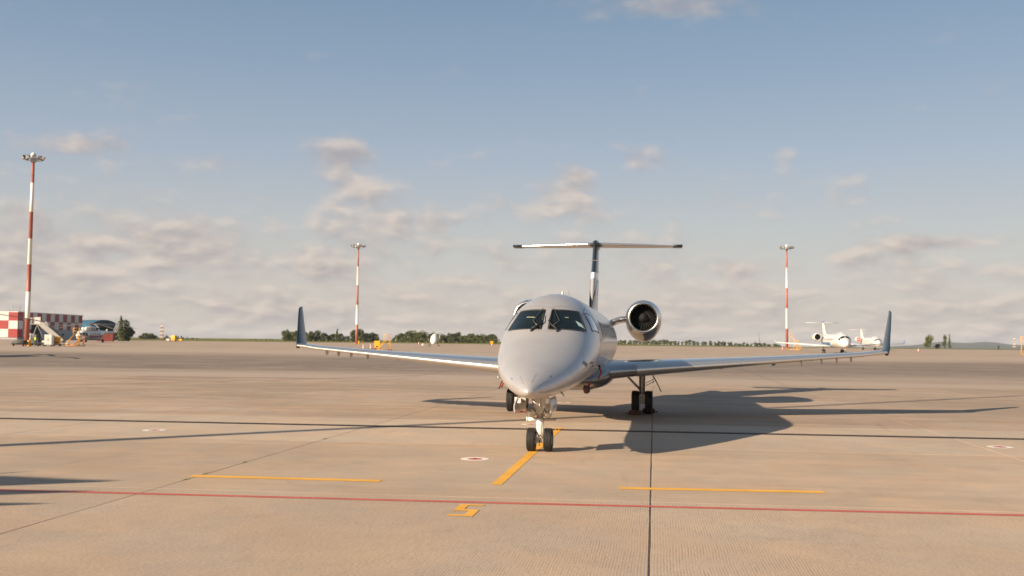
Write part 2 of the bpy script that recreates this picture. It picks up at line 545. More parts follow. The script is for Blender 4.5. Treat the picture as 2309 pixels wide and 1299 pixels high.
class MB:
    """collects geometry that becomes ONE mesh"""
    def __init__(s):
        s.v = []
        s.f = []
        s.mi = []
        s.sm = []
        s.mats = []

    def mat(s, name):
        if name not in s.mats:
            s.mats.append(name)
        return s.mats.index(name)

    def face(s, idx, m, smooth=False):
        s.f.append(tuple(idx))
        s.mi.append(s.mat(m))
        s.sm.append(smooth)

    def box(s, c, d, m, rot=None):
        i = len(s.v)
        for sx, sy, sz in ((-1, -1, -1), (1, -1, -1), (1, 1, -1), (-1, 1, -1), (-1, -1, 1), (1, -1, 1), (1, 1, 1), (-1, 1, 1)):
            p = Vector((sx * d[0] / 2, sy * d[1] / 2, sz * d[2] / 2))
            if rot is not None:
                p = rot @ p
            s.v.append(p + Vector(c))
        for f in ((0, 3, 2, 1), (4, 5, 6, 7), (0, 1, 5, 4), (1, 2, 6, 5), (2, 3, 7, 6), (3, 0, 4, 7)):
            s.face([i + k for k in f], m)
        return s

    def rings(s, rings, m, smooth=True, closed=True, cap0=True, cap1=True, mf=None):
        n = len(rings[0])
        i0 = len(s.v)
        for r in rings:
            s.v.extend(Vector(p) for p in r)
        for a in range(len(rings) - 1):
            for k in range(n if closed else n - 1):
                k2 = (k + 1) % n
                mm = mf(a, k) if mf else m
                s.face([i0 + a * n + k, i0 + a * n + k2, i0 + (a + 1) * n + k2, i0 + (a + 1) * n + k], mm, smooth)
        if cap0 and closed:
            s.face([i0 + k for k in range(n)][::-1], mf(0, 0) if mf else m, False)
        if cap1 and closed:
            s.face([i0 + (len(rings) - 1) * n + k for k in range(n)], mf(len(rings) - 2, 0) if mf else m, False)
        return s

    def tube(s, pts, rad, m, n=10, smooth=True, caps=True, mf=None):
        pts = [Vector(p) for p in pts]
        if not isinstance(rad, (list, tuple)):
            rad = [rad] * len(pts)
        rs = []
        up = None
        for i, p in enumerate(pts):
            d = (pts[min(i + 1, len(pts) - 1)] - pts[max(i - 1, 0)]).normalized()
            if up is None:
                up = Vector((0, 0, 1)) if abs(d.z) < .9 else Vector((1, 0, 0))
            x = d.cross(up).normalized()
            y = x.cross(d).normalized()
            up = y
            rs.append([p + (x * math.cos(2 * PI * k / n) + y * math.sin(2 * PI * k / n)) * rad[i] for k in range(n)])
        return s.rings(rs, m, smooth, True, caps, caps, mf)

    def lathe(s, prof, m, org=(0, 0, 0), axis='Z', n=24, smooth=True, caps=False, mf=None):
        """prof: (distance along the axis, radius)"""
        o = Vector(org)
        rs = []
        for h, r in prof:
            ring = []
            for k in range(n):
                a = 2 * PI * k / n
                c, d = r * math.cos(a), r * math.sin(a)
                p = {'Z': (c, d, h), 'Y': (c, h, d), 'X': (h, c, d)}[axis]
                ring.append(o + Vector(p))
            rs.append(ring)
        return s.rings(rs, m, smooth, True, caps, caps, mf)

    def build(s, name, parent=None, bevel=0.0, loc=None, rot=None, subsurf=0):
        me = bpy.data.meshes.new(name)
        me.from_pydata([tuple(v) for v in s.v], [], s.f)
        for n_ in s.mats:
            me.materials.append(MATS[n_])
        me.polygons.foreach_set('material_index', s.mi)
        me.polygons.foreach_set('use_smooth', s.sm)
        me.update()
        import bmesh
        bm = bmesh.new()
        bm.from_mesh(me)
        bmesh.ops.remove_doubles(bm, verts=bm.verts, dist=1e-5)
        bmesh.ops.recalc_face_normals(bm, faces=bm.faces)
        bm.to_mesh(me)
        bm.free()
        o = bpy.data.objects.new(name, me)
        COL.objects.link(o)
        if parent:
            o.parent = parent
        if loc is not None:
            o.location = loc
        if rot is not None:
            o.rotation_euler = rot
        if bevel > 0:
            b = o.modifiers.new('bevel', 'BEVEL')
            b.width = bevel
            b.segments = 2
            b.limit_method = 'ANGLE'
            b.angle_limit = R(40)
        if subsurf:
            b = o.modifiers.new('sub', 'SUBSURF')
            b.levels = b.render_levels = subsurf
        return o


CHILD = {}

def copy_tree(o, parent=None, **kw):
    c = o.copy()
    COL.objects.link(c)
    if parent is not None:
        c.parent = parent
    for ch in list(o.children):
        copy_tree(ch, c)
    return c


def lerp(a, b, t):
    return a + (b - a) * t


def interp(tab, x):
    """smooth (monotone cubic) interpolation of a table [(x, y), ...]"""
    n = len(tab)
    if x <= tab[0][0]:
        return tab[0][1]
    if x >= tab[-1][0]:
        return tab[-1][1]
    for i in range(n - 1):
        if x <= tab[i + 1][0]:
            break
    def sl(k):
        return (tab[k + 1][1] - tab[k][1]) / (tab[k + 1][0] - tab[k][0])
    def tan(k):
        if k == 0:
            return sl(0)
        if k == n - 1:
            return sl(n - 2)
        a, b = sl(k - 1), sl(k)
        if a * b <= 0:
            return 0.0
        return 2 * a * b / (a + b)
    h = tab[i + 1][0] - tab[i][0]
    t = (x - tab[i][0]) / h
    m0, m1 = tan(i) * h, tan(i + 1) * h
    return (2 * t ** 3 - 3 * t * t + 1) * tab[i][1] + (t ** 3 - 2 * t * t + t) * m0 + (-2 * t ** 3 + 3 * t * t) * tab[i + 1][1] + (t ** 3 - t * t) * m1


# ------------------------------------------------------------------ ground
ZT = [(-1e6, 0), (60, 0), (200, .80), (400, 1.15), (1e6, 1.15)]

def gz(y):
    for i in range(len(ZT) - 1):
        if y <= ZT[i + 1][0]:
            a, b = ZT[i], ZT[i + 1]
            return lerp(a[1], b[1], (y - a[0]) / (b[0] - a[0]))
    return ZT[-1][1]


LA = Vector((math.cos(YAW), -math.sin(YAW), 0))
AX = Vector((math.sin(YAW), math.cos(YAW), 0))

def uv(u, v, z=0.0):
    p = NG + LA * u + AX * v
    return Vector((p.x, p.y, z + gz(p.y)))


def sm(x, a, b):
    t = max(0, min(1, (x - a) / (b - a)))
    return t * t * (3 - 2 * t)


# grass land to the horizon (falls away beyond the airfield on the right)
def land_z(x, y):
    z = gz(y) - .05
    z -= 24 * sm(y, 560, 1500) * sm(x, 120, 420)
    return z

b = MB()
ys = [-300, -100, 0, 60, 130, 200, 300, 400, 500, 600, 750, 900, 1100, 1400, 1900, 2600, 4000, 7000, 8000]
xs = [-7000, -6000, -3000, -1600, -900, -500, -250, -100, 0, 60, 120, 180, 240, 300, 360, 420, 600, 900, 1600, 3000, 6000, 7000]
nx = len(xs)
for y in ys:
    for x in xs:
        b.v.append(Vector((x, y, land_z(x, y))))
for j in range(len(ys) - 1):
    for i in range(nx - 1):
        b.face([j * nx + i, j * nx + i + 1, (j + 1) * nx + i + 1, (j + 1) * nx + i], 'grass', True)
tag(b.build('grass_field'), kind='structure')

# joints / slabs
UE = [-5.18 + 7.47 * k for k in range(-4, 6)]        # longitudinal joints
VE = [-28.8, -21.3, -13.85, -6.42, 1.12, 5.18, 7.85, 15.3, 22.8, 30.2, 37.0]
SK = .035

def V_(v, u):
    return v + SK * u

apron = empty('apron')
tag(apron, kind='structure')
# concrete sheet around the slab field
b = MB()
def far_edge(x):
    # the apron's far edge, metres
    return 395 + 0.10 * x

ysa = [-60, -20, 0, 20, 40, 60, 100, 150, 200, 260, 320]
xsa = [-420, -200, -90, -45, -20, 0, 20, 45, 90, 200, 420]
i0 = 0
for y in ysa:
    for x in xsa:
        b.v.append(Vector((x, y, gz(y) - .012)))
for x in xsa:
    y = far_edge(x)
    b.v.append(Vector((x, y, gz(y) - .012)))
nx = len(xsa)
for j in range(len(ysa)):
    for i in range(nx - 1):
        b.face([j * nx + i, j * nx + i + 1, (j + 1) * nx + i + 1, (j + 1) * nx + i], 'concrete_far', True)
b.build('concrete_sheet', apron)
# joint sealant beds under the slabs
b = MB()
c4 = [uv(UE[0], V_(VE[0], UE[0]), -.008), uv(UE[-1], V_(VE[0], UE[-1]), -.008), uv(UE[-1], V_(VE[-1], UE[-1]), -.008), uv(UE[0], V_(VE[-1], UE[0]), -.008)]
n_ = 30
for j in range(n_ + 1):
    for i in range(2):
        a_ = c4[0].lerp(c4[3], j / n_) if i == 0 else c4[1].lerp(c4[2], j / n_)
        a_ = Vector((a_.x, a_.y, gz(a_.y) - .006))
        b.v.append(a_)
for j in range(n_):
    b.face([2 * j, 2 * j + 1, 2 * j + 3, 2 * j + 2], 'joint_sealant')
b.build('joint_sealant', apron)

rj = random.Random(3)
def slab(u0, u1, v0, v1, mat, gu0, gu1, gv):
    """one cast slab: wavy chipped edges, top at apron level, rounded arris"""
    b = MB()
    n = 10
    out = []
    def jit():
        return rj.uniform(-.0035, .0035)
    def P(u, v):
        return (u, V_(v, u))
    for i in range(n):
        out.append((lerp(u0, u1, i / n), v0 + gv + jit()))
    for i in range(n):
        out.append((u1 - gu1 + jit(), lerp(v0, v1, i / n)))
    for i in range(n):
        out.append((lerp(u1, u0, i / n), v1 - gv + jit()))
    for i in range(n):
        out.append((u0 + gu0 + jit(), lerp(v1, v0, i / n)))
    out = [(min(max(a, u0 + gu0 - .004), u1 - gu1 + .004), min(max(c, v0 + gv - .004), v1 - gv + .004)) for a, c in out]
    cu, cv_ = (u0 + u1) / 2, (v0 + v1) / 2
    def ring(k, z):
        r_ = []
        for a, c in out:
            a2, c2 = a + (cu - a) * k / (u1 - u0) * 2, c + (cv_ - c) * k / (v1 - v0) * 2
            uu, vv = P(a2, c2)
            r_.append(uv(uu, vv, z))
        return r_
    b.rings([ring(0, -.10), ring(0, -.004), ring(.006, 0)], mat, False, True, False, True)
    o = b.build('concrete_slab', apron)
    return o

for i in range(len(UE) - 1):
    for j in range(len(VE) - 1):
        vm_ = VE[j]
        if vm_ < -6.5:
            mt = 'concrete_grooved'
        elif vm_ < 1.0:
            mt = 'concrete_smooth'
        elif vm_ < 7.8:
            mt = 'concrete_strip'
        else:
            mt = 'concrete_worn'
        wide = lambda k: .012 if k == 5 else .005
        # joint A (index 5) is the wide sealed one
        slab(UE[i], UE[i + 1], VE[j], VE[j + 1], mt, wide(i), wide(i + 1), .004)


def strip(name, pts, wid, mat, z=.004, parent=None, ends=None):
    """painted line along grid points (u, v); follows the ground"""
    b = MB()
    P = []
    for k in range(len(pts) - 1):
        a, c = Vector((*pts[k], 0)), Vector((*pts[k + 1], 0))
        n = max(1, int((c - a).length / 1.5))
        for q in range(n):
            P.append(a.lerp(c, q / n))
    P.append(Vector((*pts[-1], 0)))
    for k, p in enumerate(P):
        d = (P[min(k + 1, len(P) - 1)] - P[max(k - 1, 0)]).normalized()
        nrm = Vector((-d.y, d.x, 0)) * wid / 2
        for s_ in (1, -1):
            q = p + nrm * s_
            b.v.append(uv(q.x, q.y, z))
    for k in range(len(P) - 1):
        b.face([2 * k, 2 * k + 1, 2 * k + 3, 2 * k + 2], mat)
    return b.build(name, parent)


def W2(x, y):
    """world ground point to grid"""
    q = Vector((x, y, 0)) - NG
    return (q.dot(LA), q.dot(AX))

for u_j in (-12.65, -5.18, 2.29, 9.76):
    strip('joint_line', [(u_j, 37.0 + SK * u_j), (u_j, 84)], .03, 'joint_sealant', .002, apron)

# darker asphalt taxi lane
b = MB()
k = 0
rows = []
for q in range(0, 25):
    x = lerp(-420, 420, q / 24)
    rows.append((x, 54 + .02 * abs(x), 150 + .26 * abs(x)))
nn = 20
for (x, y0, y1) in rows:
    for j in range(nn + 1):
        y = lerp(y0, y1, j / nn)
        b.v.append(Vector((x, y, gz(y) - .004)))
for i in range(len(rows) - 1):
    for j in range(nn):
        b.face([i * (nn + 1) + j, (i + 1) * (nn + 1) + j, (i + 1) * (nn + 1) + j + 1, i * (nn + 1) + j + 1], 'asphalt_worn', True)
tag(b.build('taxi_lane'), kind='structure')

# drainage channel with iron grate
drain = empty('drain_channel')
tag(drain, 'dark slotted iron drainage channel crossing the apron under the nose of the jet', 'drain')
DS = .036
DV0 = 5.30
def dline(u):
    return DV0 + DS * u
strip('channel_edge', [(-34.0, dline(-34)), (38, dline(38))], .33, 'joint_sealant', .003, drain)
for s_ in (-1, 1):
    strip('rail', [(-34.0, dline(-34) + s_ * .13), (38, dline(38) + s_ * .13)], .05, 'grate_iron', .016, drain)
b = MB()
uu = -20.0
while uu < 20:
    a = uv(uu, dline(uu) - .12, .013)
    c = uv(uu, dline(uu) + .12, .013)
    e = LA * .045
    i = len(b.v)
    b.v += [a, a + e, c + e, c]
    b.face([i, i + 1, i + 2, i + 3], 'grate_iron')
    uu += .09
g = b.build('grate_bars', drain)
tag(g, kind='stuff')

# painted lines
def mark(o, label, group=None):
    return tag(o, label, 'ground marking', group)
mark(strip('red_line', [(-34, -8.85), (-7.33, -7.25), (.37, -6.88), (7.37, -6.44), (20, -5.7)], .14, 'paint_red'), 'long thin red line painted right across the foreground concrete')
mark(strip('yellow_line', [(-.17, -5.1), (-.15, 5.95)], .175, 'paint_yellow'), 'yellow guide line running under the nose wheels of the jet', 'yellow painted lines')
mark(strip('yellow_line', [(-5.30, -5.18), (-2.08, -5.08)], .24, 'paint_yellow'), 'yellow bar on the ground left of the guide line, ending at a slab joint', 'yellow painted lines')
mark(strip('yellow_line', [(1.80, -5.04), (4.98, -4.78)], .24, 'paint_yellow'), 'yellow bar on the ground right of the guide line, crossing a wide joint', 'yellow painted lines')
# stand number 5
b = MB()
def rect(u0, u1, v0, v1):
    i = len(b.v)
    b.v += [uv(u0, v0, .005), uv(u1, v0, .005), uv(u1, v1, .005), uv(u0, v1, .005)]
    b.face([i, i + 1, i + 2, i + 3], 'paint_yellow')
L_, R__ = -.36, -.02
rect(L_ + .13, R__, -7.22, -7.10)
rect(L_, L_ + .13, -7.66, -7.10)
rect(L_ + .13, R__ - .13, -7.66, -7.53)
rect(R__ - .13, R__, -8.08, -7.53)
rect(L_, R__ - .13, -8.08, -7.96)
mark(b.build('stand_number'), 'small yellow number 5 painted just below the red line')

# anchor discs
for (u, v, lab, sz) in ((-9.94, 2.5, 'white disc with red centre on the far left of the drainage channel, alone', 1),
                    (-1.12, -1.67, 'white disc with red centre on the concrete left of the nose wheels, nearest one', 1),
                    (-1.04, 6.85, 'white disc with red centre seen behind the nose gear strut', 1),
                    (10.23, 3.5, 'white disc with red centre at the right edge by the drainage channel', 1),
                    (-1.07, 17.2, 'small distant white disc with red centre under the fuselage shadow', 1)):
    d_ = empty('anchor_disc', uv(u, v, 0), -YAW)
    tag(d_, lab, 'ground marking', 'anchor point discs on the apron')
    n = 32
    bb = MB()
    bb.lathe([(.004, .145), (.006, .27), (.003, .285)], 'paint_white', n=n, smooth=False)
    bb.build('white_ring', d_)
    bb = MB()
    bb.lathe([(.003, .03), (.006, .145)], 'paint_red', n=n, smooth=False)
    bb.build('red_centre', d_)
    bb = MB()
    bb.lathe([(.012, .0), (.010, .03), (.003, .034)], 'grate_iron', n=12)
    bb.build('anchor_eye', d_)

# far apron paint: dashes and worn guide lines
def gpt(x, y):
    return W2(x, y)
for k in range(-8, 14):
    x0 = k * 5.6 + 2.0
    o = strip('dash', [gpt(x0, 76.0 - .10 * x0), gpt(x0 + 3.0, 76.0 - .10 * (x0 + 3.0))], .22, 'paint_white_worn', .006)
    mark(o, 'worn white dash in the row across the dark taxi lane', 'worn white dashes across the taxi lane')
cl = [(-18 + 1.8 * k, 82 + .9 * k) for k in range(0, 9)]
for (x, y) in cl:
    o = strip('dash', [gpt(x, y), gpt(x + .9, y + .45)], .2, 'paint_faint_white', .006)
    mark(o, 'short faint dash in the slanting row left of the jet wing', 'slanting faint dashes')
# a worn hairpin line left of the fuselage
pts = [(-2.0, 88.0), (-8.0, 84.0), (-10.4, 81.5), (-10.9, 79.8), (-10.0, 78.0), (-6.0, 75.0), (2.0, 71.5), (22, 66)]
mark(strip('hairpin_line', [gpt(*p) for p in pts], .25, 'paint_faint_white', .007), 'worn white hairpin line on the tarmac under the left wing')
pts = [(-48, 68), (-30, 80), (-14, 92), (4, 104)]
mark(strip('white_line', [gpt(*p) for p in pts], .25, 'paint_faint_white', .007), 'long faint white line running away behind the left wing')
pts = [(-26, 44), (-19, 50), (-12, 58), (-6, 66)]
mark(strip('faded_red_line', [gpt(*p) for p in pts], .14, 'paint_faded_red', .007), 'faded red line slanting away on the left of the apron')
pts = [(-33, 62), (-24, 58), (-17.5, 54.5)]
mark(strip('faded_red_line', [gpt(*p) for p in pts], .14, 'paint_faded_red', .007), 'short faded red line crossing towards the longer one on the left')
pts = [(-75, 104), (-66, 112), (-66.5, 106)]
mark(strip('yellow_arrow', [gpt(*p) for p in pts], .3, 'paint_yellow', .007), 'small yellow arrow point at the far left of the tarmac')
mark(strip('yellow_dab', [gpt(-58, 149), gpt(-54, 147.5)], .35, 'paint_yellow', .007), 'tiny yellow dab of paint on the tarmac near the left mast')
pts = [(31.5, 66.5), (38, 62)]
mark(strip('white_line', [gpt(*p) for p in pts], .25, 'paint_white_worn', .007), 'short white line at the right edge of the tarmac')

# ------------------------------------------------------------------ generic aircraft parts
def airfoil(n=14, t=.12, camber=.02):
    """closed list of (x, z), x 0..1 from the leading edge, over the top and back underneath"""
    up, lo = [], []
    for k in range(n + 1):
        x = (1 - math.cos(PI * k / n)) / 2
        y = 5 * t * (.2969 * math.sqrt(x) - .126 * x - .3516 * x * x + .2843 * x ** 3 - .1036 * x ** 4)
        c = camber * 4 * x * (1 - x)
        up.append((x, c + y))
        lo.append((x, c - y))
    return up[::-1] + lo[1:-1]


def wing_loft(b, st, mat, n=14, mf=None, camber=.015, cap0=True, cap1=True):
    """st: (point of the leading edge Vector, chord, thickness ratio, direction of 'up' Vector)"""
    rs = []
    for (le, ch, t, up) in st:
        prof = airfoil(n, t, camber)
        rs.append([le + Vector((0, 1, 0)) * (x * ch) + up * (z * ch) for x, z in prof])
    b.rings(rs, mat, True, True, cap0, cap1, mf)
    return b


# ------------------------------------------------------------------ the business jet
JET_T = [(0.0, 1.34), (0.0375, 1.405), (0.125, 1.465), (0.3125, 1.56), (0.625, 1.685), (1.125, 1.86), (1.75, 2.07), (2.375, 2.3), (2.75, 2.46), (3.25, 2.74), (3.75, 2.99), (4.3, 3.26), (4.9, 3.42), (5.5, 3.475), (6.3, 3.485), (17.5, 3.46), (22, 3.36), (25, 3.2), (26.2, 3.1)]
JET_B = [(0.0, 1.34), (0.0375, 1.285), (0.125, 1.25), (0.3125, 1.215), (0.625, 1.19), (1.25, 1.17), (2.5, 1.16), (16, 1.16), (18, 1.32), (20, 1.7), (22, 2.15), (24, 2.6), (26.2, 2.95)]
JET_C = [(0.0, 1.34), (0.625, 1.42), (1.25, 1.53), (2.5, 1.78), (3.75, 2.02), (5.0, 2.19), (6.25, 2.3), (17, 2.3), (20, 2.5), (23, 2.8), (26.2, 3.03)]
JET_W = [(0.0, 0.002), (0.0375, 0.075), (0.125, 0.14), (0.3125, 0.245), (0.625, 0.39), (1.125, 0.585), (1.75, 0.785), (2.5, 0.955), (3.25, 1.06), (4.0, 1.115), (5.0, 1.135), (6.25, 1.14), (17, 1.14), (19, 1.06), (21, 0.86), (23, 0.58), (25, 0.3), (26.2, 0.1)]
NOSE_OFF = 2.2      # nose tip lies this far ahead of the nose gear

def fus(s, th, off=0.0):
    T, B, C, W = (interp(t_, s) for t_ in (JET_T, JET_B, JET_C, JET_W))
    W += off
    T += off
    B -= off
    nu = 2.0 + .12 * sm(s, 1.5, 2.8) * (1 - sm(s, 4.2, 5.6))
    c, d = math.cos(th), math.sin(th)
    e = 2 / nu if c >= 0 else 1.0
    x = W * math.copysign(abs(d) ** e, d)
    z = C + ((T - C) * abs(c) ** e if c >= 0 else -(C - B) * abs(c))
    return Vector((x, s - NOSE_OFF, z))


def solve_front(tx, tz, s, t):
    """surface parameters of the point seen at (x, z) from straight ahead"""
    for _ in range(14):
        p = fus(s, t)
        ex, ez = tx - p.x, tz - p.z
        if abs(ex) + abs(ez) < 1e-4:
            break
        a, c = fus(s + .004, t), fus(s, t + .004)
        a11, a12, a21, a22 = (a.x - p.x) / .004, (c.x - p.x) / .004, (a.z - p.z) / .004, (c.z - p.z) / .004
        dt = a11 * a22 - a12 * a21
        if abs(dt) < 1e-5:
            break
        ds, dq = (ex * a22 - a12 * ez) / dt, (a11 * ez - a21 * ex) / dt
        s += max(-.15, min(.15, ds))
        t += max(-.15, min(.15, dq))
    return s, t


def surf_patch(b, corners, mat, off=.004, n=10, k=.05, scale=1.0, inner=None, front=False):
    """quad patch on the fuselage; corners (s, th) in order; rounded corners"""
    (a0, a1, a2, a3) = corners
    def P(x, y):
        fx, fy = (x + 1) / 2, (y + 1) / 2
        s = lerp(lerp(a0[0], a1[0], fx), lerp(a3[0], a2[0], fx), fy)
        t = lerp(lerp(a0[1], a1[1], fx), lerp(a3[1], a2[1], fx), fy)
        if front:
            q = [fus(*c_) for c_ in corners]
            tx = lerp(lerp(q[0].x, q[1].x, fx), lerp(q[3].x, q[2].x, fx), fy)
            tz = lerp(lerp(q[0].z, q[1].z, fx), lerp(q[3].z, q[2].z, fx), fy) + .018 * (1 - x * x)
            s, t = solve_front(tx, tz, s, t)
        return fus(s, t, off)
    def rnd(x, y):
        return x * (1 - k * abs(y) ** 8), y * (1 - k * abs(x) ** 8)
    if inner is None:
        i0 = len(b.v)
        for j in range(n + 1):
            for i in range(n + 1):
                x, y = rnd(-1 + 2 * i / n, -1 + 2 * j / n)
                b.v.append(P(x * scale, y * scale))
        for j in range(n):
            for i in range(n):
                q = i0 + j * (n + 1) + i
                b.face([q, q + 1, q + n + 2, q + n + 1], mat, True)
    else:
        path = [(-1 + 2 * i / n, -1) for i in range(n)] + [(1, -1 + 2 * i / n) for i in range(n)] + [(1 - 2 * i / n, 1) for i in range(n)] + [(-1, 1 - 2 * i / n) for i in range(n)]
        rings = []
        for (sc, of) in ((scale, 0), (scale, 1), (inner, 1), (inner, 0)):
            ring = []
            for x, y in path:
                x, y = rnd(x, y)
                p = P(x * sc, y * sc)
                if of == 0:
                    q = Vector((p.x * .995, p.y, p.z - .006 * (1 if p.z > 1.5 else -1)))
                    p = q
                ring.append(p)
            rings.append(ring)
        b.rings(rings, mat, True, True, False, False)
    return b


def seam_line(b, pts, wid, mat='seam', off=.0025):
    """thin strip lying on the fuselage along (s, th) points"""
    P = []
    for k in range(len(pts) - 1):
        n = 10
        for q in range(n):
            P.append((lerp(pts[k][0], pts[k + 1][0], q / n), lerp(pts[k][1], pts[k + 1][1], q / n)))
    P.append(pts[-1])
    W = [fus(s, t, off) for s, t in P]
    i0 = len(b.v)
    for k, p in enumerate(W):
        d = (W[min(k + 1, len(W) - 1)] - W[max(k - 1, 0)]).normalized()
        s, t = P[k]
        nrm = (fus(s, t, .1) - fus(s, t, 0)).normalized()
        sd = d.cross(nrm).normalized() * wid / 2
        b.v += [p + sd, p - sd]
    for k in range(len(W) - 1):
        b.face([i0 + 2 * k, i0 + 2 * k + 1, i0 + 2 * k + 3, i0 + 2 * k + 2], mat)
    return b


JET_YAW = R(7.8)
jet = empty('business_jet', NG + Vector((-.04, 0, 0)), -JET_YAW)
tag(jet, 'silver twin engine business jet with dark teal winglets parked nose towards the viewer', 'airplane')

# fuselage
b = MB()
st = [0, .012, .03, .06, .1, .16, .25, .36, .5, .68, .9, 1.15, 1.4, 1.65, 1.9, 2.1, 2.3, 2.5, 2.7, 2.9, 3.1, 3.3, 3.5, 3.75, 4, 4.3, 4.7, 5.1, 5.5, 6.5, 8, 10, 12, 14, 16, 17, 17.7, 18.4, 19.2, 20, 21, 22, 23, 24, 25, 25.7, 26.2]
NF = 56
rings = [[fus(s, 2 * PI * k / NF) for k in range(NF)] for s in st]
b.rings(rings, 'jet_silver', True, True, True, True, mf=lambda a, k: 'jet_silver' if st[a] < 5.5 else 'jet_gloss')
b.build('fuselage', jet)

# cockpit windows (s, theta) corners: bottom inner, bottom outer, top outer, top inner
WS = WSHIELD = None
def pane(name, cor, glassm='glass_dark', frame=.93):
    b = MB()
    surf_patch(b, cor, glassm, .004, 12, .02, frame + .015, None, glassm == 'glass_dark')
    p = b.build(name, jet)
    b = MB()
    surf_patch(b, cor, 'gasket', .009, 12, .02, 1.0, frame, glassm == 'glass_dark')
    b.build('window_frame', p)
    return p
WCOR = {'front': [(2.94, .05), (3.56, .955), (4.16, .63), (3.825, .05)], 'side': [(3.90, 1.09), (4.76, 1.30), (4.72, .92), (4.28, .73)]}
for sgn in (1, -1):
    p = pane('windshield', [(s, t * sgn) for s, t in WCOR['front']], frame=.925)
    p['label'] = 'right half of the windscreen' if sgn > 0 else 'left half of the windscreen'
    q = pane('side_window', [(s, t * sgn) for s, t in WCOR['side']], 'glass_side', frame=.95)
# rivet band / doubler around windscreen
b = MB()
f = WCOR['front']
seam_line(b, [(f[1][0] - .10, -(f[1][1] + .02)), (f[0][0] - .09, 0), (f[1][0] - .10, (f[1][1] + .02))], .012)
seam_line(b, [(f[2][0] + .12, -(f[2][1] + .02)), (f[3][0] + .10, 0), (f[2][0] + .12, (f[2][1] + .02))], .012)
b.build('windshield_band', jet)
b = MB()
seam_line(b, [(1.55, 2 * PI * q / 12) for q in range(13)], .003, 'seam_pale')
b.build('radome_joint', jet)
# lightning strips on the radome
for a in (.25, -.62, 1.05, 1.9, -1.5):
    b = MB()
    seam_line(b, [(.22, a), (.62, a)], .006)
    b.build('lightning_strip', jet)
b = MB()
for s_j in (5.6, 9.2, 16.6):
    b = MB()
    seam_line(b, [(s_j, a) for a in (-1.9, -1, 0, 1, 1.9)], .008)
    b.build('skin_joint', jet)
# entry door on the right of the picture, service hatch opposite
for sgn, sa, sb in ((1, 4.1, 4.95), (-1, 4.1, 4.8)):
    b = MB()
    seam_line(b, [(sa, sgn * .72), (sb, sgn * .72)], .010)
    seam_line(b, [(sb, sgn * .72), (sb, sgn * 2.05)], .010)
    seam_line(b, [(sa, sgn * 2.05), (sb, sgn * 2.05)], .010)
    seam_line(b, [(sa, sgn * .72), (sa, sgn * 2.05)], .010)
    surf_patch(b, [(4.35, sgn * 1.75), (4.75, sgn * 1.75), (4.75, sgn * 1.70), (4.35, sgn * 1.70)], 'bare_steel', .006, 3)
    o = b.build('door', jet)
for (sa, sb, ta, tb_) in ((1.9, 2.5, 1.15, 1.6), (2.0, 2.6, -1.7, -1.2), (3.0, 3.5, 1.75, 2.15), (5.2, 5.5, 1.5, 2.2), (2.6, 3.3, 2.3, 2.75)):
    b = MB()
    seam_line(b, [(sa, ta), (sb, ta)], .004, 'seam_pale')
    seam_line(b, [(sa, tb_), (sb, tb_)], .004, 'seam_pale')
    seam_line(b, [(sa, ta), (sa, tb_)], .004, 'seam_pale')
    seam_line(b, [(sb, ta), (sb, tb_)], .004, 'seam_pale')
    tag(b.build('hatch_outline', jet), kind='stuff')
# passenger windows
for sgn in (1, -1):
    for k in range(14):
        s0 = 6.0 + k * .76
        cw = [(s0, sgn * 1.47), (s0 + .33, sgn * 1.47), (s0 + .33, sgn * 1.12), (s0, sgn * 1.12)]
        b = MB()
        surf_patch(b, cw, 'cabin_glass', .003, 6, .14, .96)
        o = b.build('cabin_window', jet)
        b = MB()
        surf_patch(b, cw, 'jet_gloss', .0035, 6, .14, 1.10, .95)
        b.build('window_frame', o)

# nose details: slot vents, probes, drain holes
for (s, a) in ((.72, -1.15), (.78, -1.18), (.72, .92), (.76, .88), (1.5, 2.5), (1.35, 2.62), (1.9, -2.6)):
    b = MB()
    surf_patch(b, [(s, a), (s + .045, a), (s + .045, a + .04), (s, a + .04)], 'dark_rubber', .003, 3)
    b.build('drain_hole', jet)
b = MB()
for k in range(5):
    a0, s0 = 1.36 + k * .05, 2.25 + k * .05
    seam_line(b, [(s0, a0), (s0 + .14, a0 - .05)], .016, 'dark_rubber', .004)
b.build('vent_louvre', jet)
def probe(s, a, ln=.20, mat='bare_steel'):
    b = MB()
    p0 = fus(s, a)
    nn_ = (fus(s, a, .1) - p0).normalized()
    p1 = p0 + nn_ * .085 + Vector((0, -.02, 0))
    b.tube([p0 - nn_ * .01, p0 + nn_ * .05, p1], [.022, .014, .010], mat, 8)
    b.tube([p1 + Vector((0, .05, 0)), p1 + Vector((0, -ln, 0))], [.011, .007], mat, 8)
    b.box(p0 + nn_ * .03, (.012, .16, .05), mat)
    return b.build('air_probe', jet)
for (s, a) in ((3.05, 1.62), (3.3, 1.78), (3.15, -1.72), (2.5, -1.95), (3.9, 1.9), (1.7, 2.45)):
    probe(s, a)

